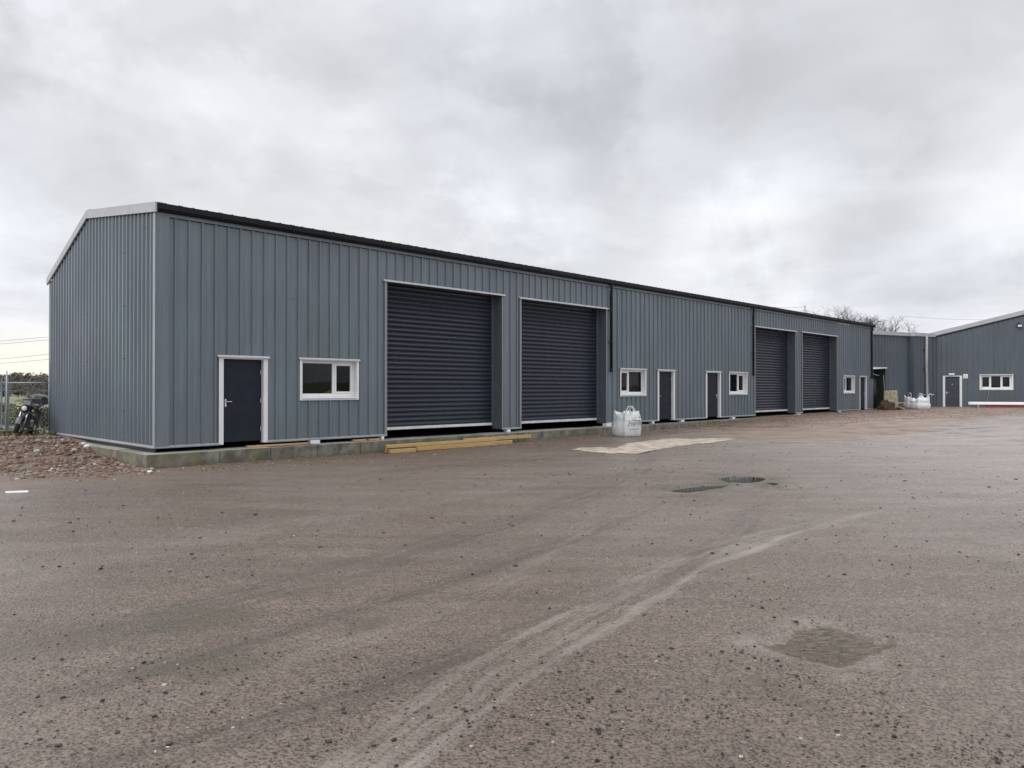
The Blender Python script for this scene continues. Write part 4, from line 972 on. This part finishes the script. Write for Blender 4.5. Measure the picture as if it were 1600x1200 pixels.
def pyl(n, pa_, pb_, lb):
    P = []
    for k in range(13):
        u = k/12; a_ = pp3(*pa_); b_ = pp3(*pb_); P.append((a_[0]+(b_[0]-a_[0])*u, a_[1]+(b_[1]-a_[1])*u, a_[2]+(b_[2]-a_[2])*u-9*u*(1-u)*.6))
    line(n, P, .07, lb)
pyl('overhead_line', (1258, 479, 380), (1150, 470, 260), 'faint overhead line running left from the pylon'); pyl('overhead_line', (1415, 494, 420), (1600, 497, 420), 'faint overhead line above the valley of the far roofs')

# ------------------------------------------------------------ motorcycle
fw_ = W(.31, -.95); o0_ = W(0, 0); bh = atan2(fw_[1]-o0_[1], fw_[0]-o0_[0]); pm = WP(38, 23.55)
bike = empty('motorcycle', 'black parked motorcycle with round topped luggage box facing the yard', 'motorcycle', (pm[0], pm[1], G(*pm)+.0), bh)
bike.rotation_euler.x = radians(-12)
def wheel(x, R0, rt, fk):
    wr = bpy.data.objects.new('wheel', None); scene.collection.objects.link(wr); wr.parent = bike; wr.location = (x, 0, R0+rt)
    MB().torus((0, 0, 0), R0, rt, 30, 10, 1.15).build('tyre', 'rubber', wr, smooth=True)
    m = MB(); m.torus((0, 0, 0), R0-rt*.8, .018, 30, 6, 2)
    for k in range(10): a = k*pi/5; m.tube([(.04*cos(a), 0, .04*sin(a)), ((R0-rt*.8)*cos(a+.15), 0, (R0-rt*.8)*sin(a+.15))], .009, 5)
    m.tube([(0, -.05, 0), (0, .05, 0)], .05, 12); m.build('rim', 'bike_grey', wr, smooth=True)
    m = MB(); m.tube([(0, .062, 0), (0, .067, 0)], .13, 20); m.build('brake_disc', 'steel', wr)
wheel(.70, .25, .06, 1); wheel(-.68, .24, .075, 0)
m = MB()
for y in (-.09, .09): m.tube([(.70, y, .31), (.60, y, .62), (.50, y, .92)], .026, 8)
m.tube([(.55, -.1, .80), (.55, .1, .80)], .03, 8); m.build('fork', 'steel', bike, smooth=True)
m = MB(); A_ = [(.70+.345*cos(a), .31+.345*sin(a)) for a in [radians(q) for q in range(20, 150, 13)]]
for (x0, z0), (x1, z1) in zip(A_, A_[1:]): m.quad((x0, -.07, z0-.015), (x0, 0, z0+.012), (x1, 0, z1+.012), (x1, -.07, z1-.015)); m.quad((x0, .07, z0-.015), (x0, 0, z0+.012), (x1, 0, z1+.012), (x1, .07, z1-.015))
m.build('front_mudguard', 'bike_grey', bike, smooth=True)  # paler than the black bike, standing in for a white highlight
m = MB(); m.tube([(.45, 0, .88), (.2, 0, .78), (-.3, 0, .72), (-.72, 0, .82)], .03, 8); m.tube([(.45, 0, .86), (.30, 0, .45), (.05, 0, .28), (-.25, 0, .32), (-.35, 0, .62)], .025, 8)
for y in (-.08, .08): m.tube([(-.25, y, .36), (-.68, y, .315)], .022, 8); m.tube([(-.62, y, .34), (-.5, y, .72)], .028, 8)
m.build('frame', 'black', bike, smooth=True)
m = MB(); m.box(-.12, .28, -.15, .15, .26, .52, .04); m.tube([(.12, 0, .45), (.24, 0, .68)], .10, 12)
for k in range(5): m.tube([(.13+k*.022, 0, .50+k*.04), (.135+k*.022, 0, .512+k*.04)], .125, 14)
m.build('engine', 'bike_grey', bike)
m = MB(); m.ball((.20, 0, .88), .26, 18, (1.15, .62, .55)); m.build('fuel_tank', 'gloss', bike, smooth=True)
m = MB(); m.ball((-.28, 0, .84), .3, 16, (1.25, .42, .22)); m.ball((-.62, 0, .90), .2, 14, (1.2, .5, .25)); m.build('seat', 'rubber', bike, smooth=True)
m = MB(); m.ball((.60, 0, .88), .13, 16, (.75, 1.05, 1)); hlp = m.build('headlight', 'black', bike, smooth=True); MB().ball((.675, 0, .88), .075, 16, (.45, 1, 1)).build('headlight_lens', 'lens', hlp, smooth=True)
m = MB(); m.prism([(.60, -.11, 1.0), (.60, .11, 1.0), (.53, .09, 1.12), (.53, -.09, 1.12)], (.012, 0, .004)); m.build('fly_screen', 'bike_grey', bike)
m = MB(); m.tube([(.30, -.40, 1.02), (.40, -.25, 1.07), (.47, 0, 1.0), (.40, .25, 1.07), (.30, .40, 1.02)], .014, 8); m.build('handlebar', 'black', bike, smooth=True)
for y in (-1, 1):
    m = MB(); m.tube([(.38, y*.27, 1.07), (.42, y*.36, 1.24)], .007, 6); m.ball((.42, y*.38, 1.28), .075, 12, (.3, 1.1, .75)); m.build('mirror', 'black', bike, smooth=True)
    m = MB(); m.ball((.52, y*.2, .84), .035, 8); m.build('indicator', 'yellow_in', bike, smooth=True)
m = MB(); m.ball((-.86, 0, 1.15), .31, 20, (.85, 1.05, .52)); m.box(-1.06, -.68, -.24, .24, 1.0, 1.12, .04); m.build('top_box', 'gloss', bike, smooth=True)
m = MB(); m.box(-1.0, -.55, -.12, .12, .955, .985, .005); m.tube([(-.5, .1, .86), (-.9, .12, .96)], .012, 6); m.tube([(-.5, -.1, .86), (-.9, -.12, .96)], .012, 6); m.build('rack', 'steel', bike)
m = MB(); m.tube([(.26, -.12, .45), (.2, -.16, .26), (-.2, -.17, .24), (-.75, -.2, .36)], [.022, .025, .035, .05], 10); m.build('exhaust', 'steel', bike, smooth=True)
m = MB(); m.tube([(-.05, .12, .3), (-.1, .30, .0)], .012, 6); m.build('side_stand', 'black', bike)
m = MB(); m.prism([(-.85, -.08, .78), (-1.0, -.08, .5), (-1.0, .08, .5), (-.85, .08, .78)], (.012, 0, .004)); m.build('rear_mudguard', 'black', bike)
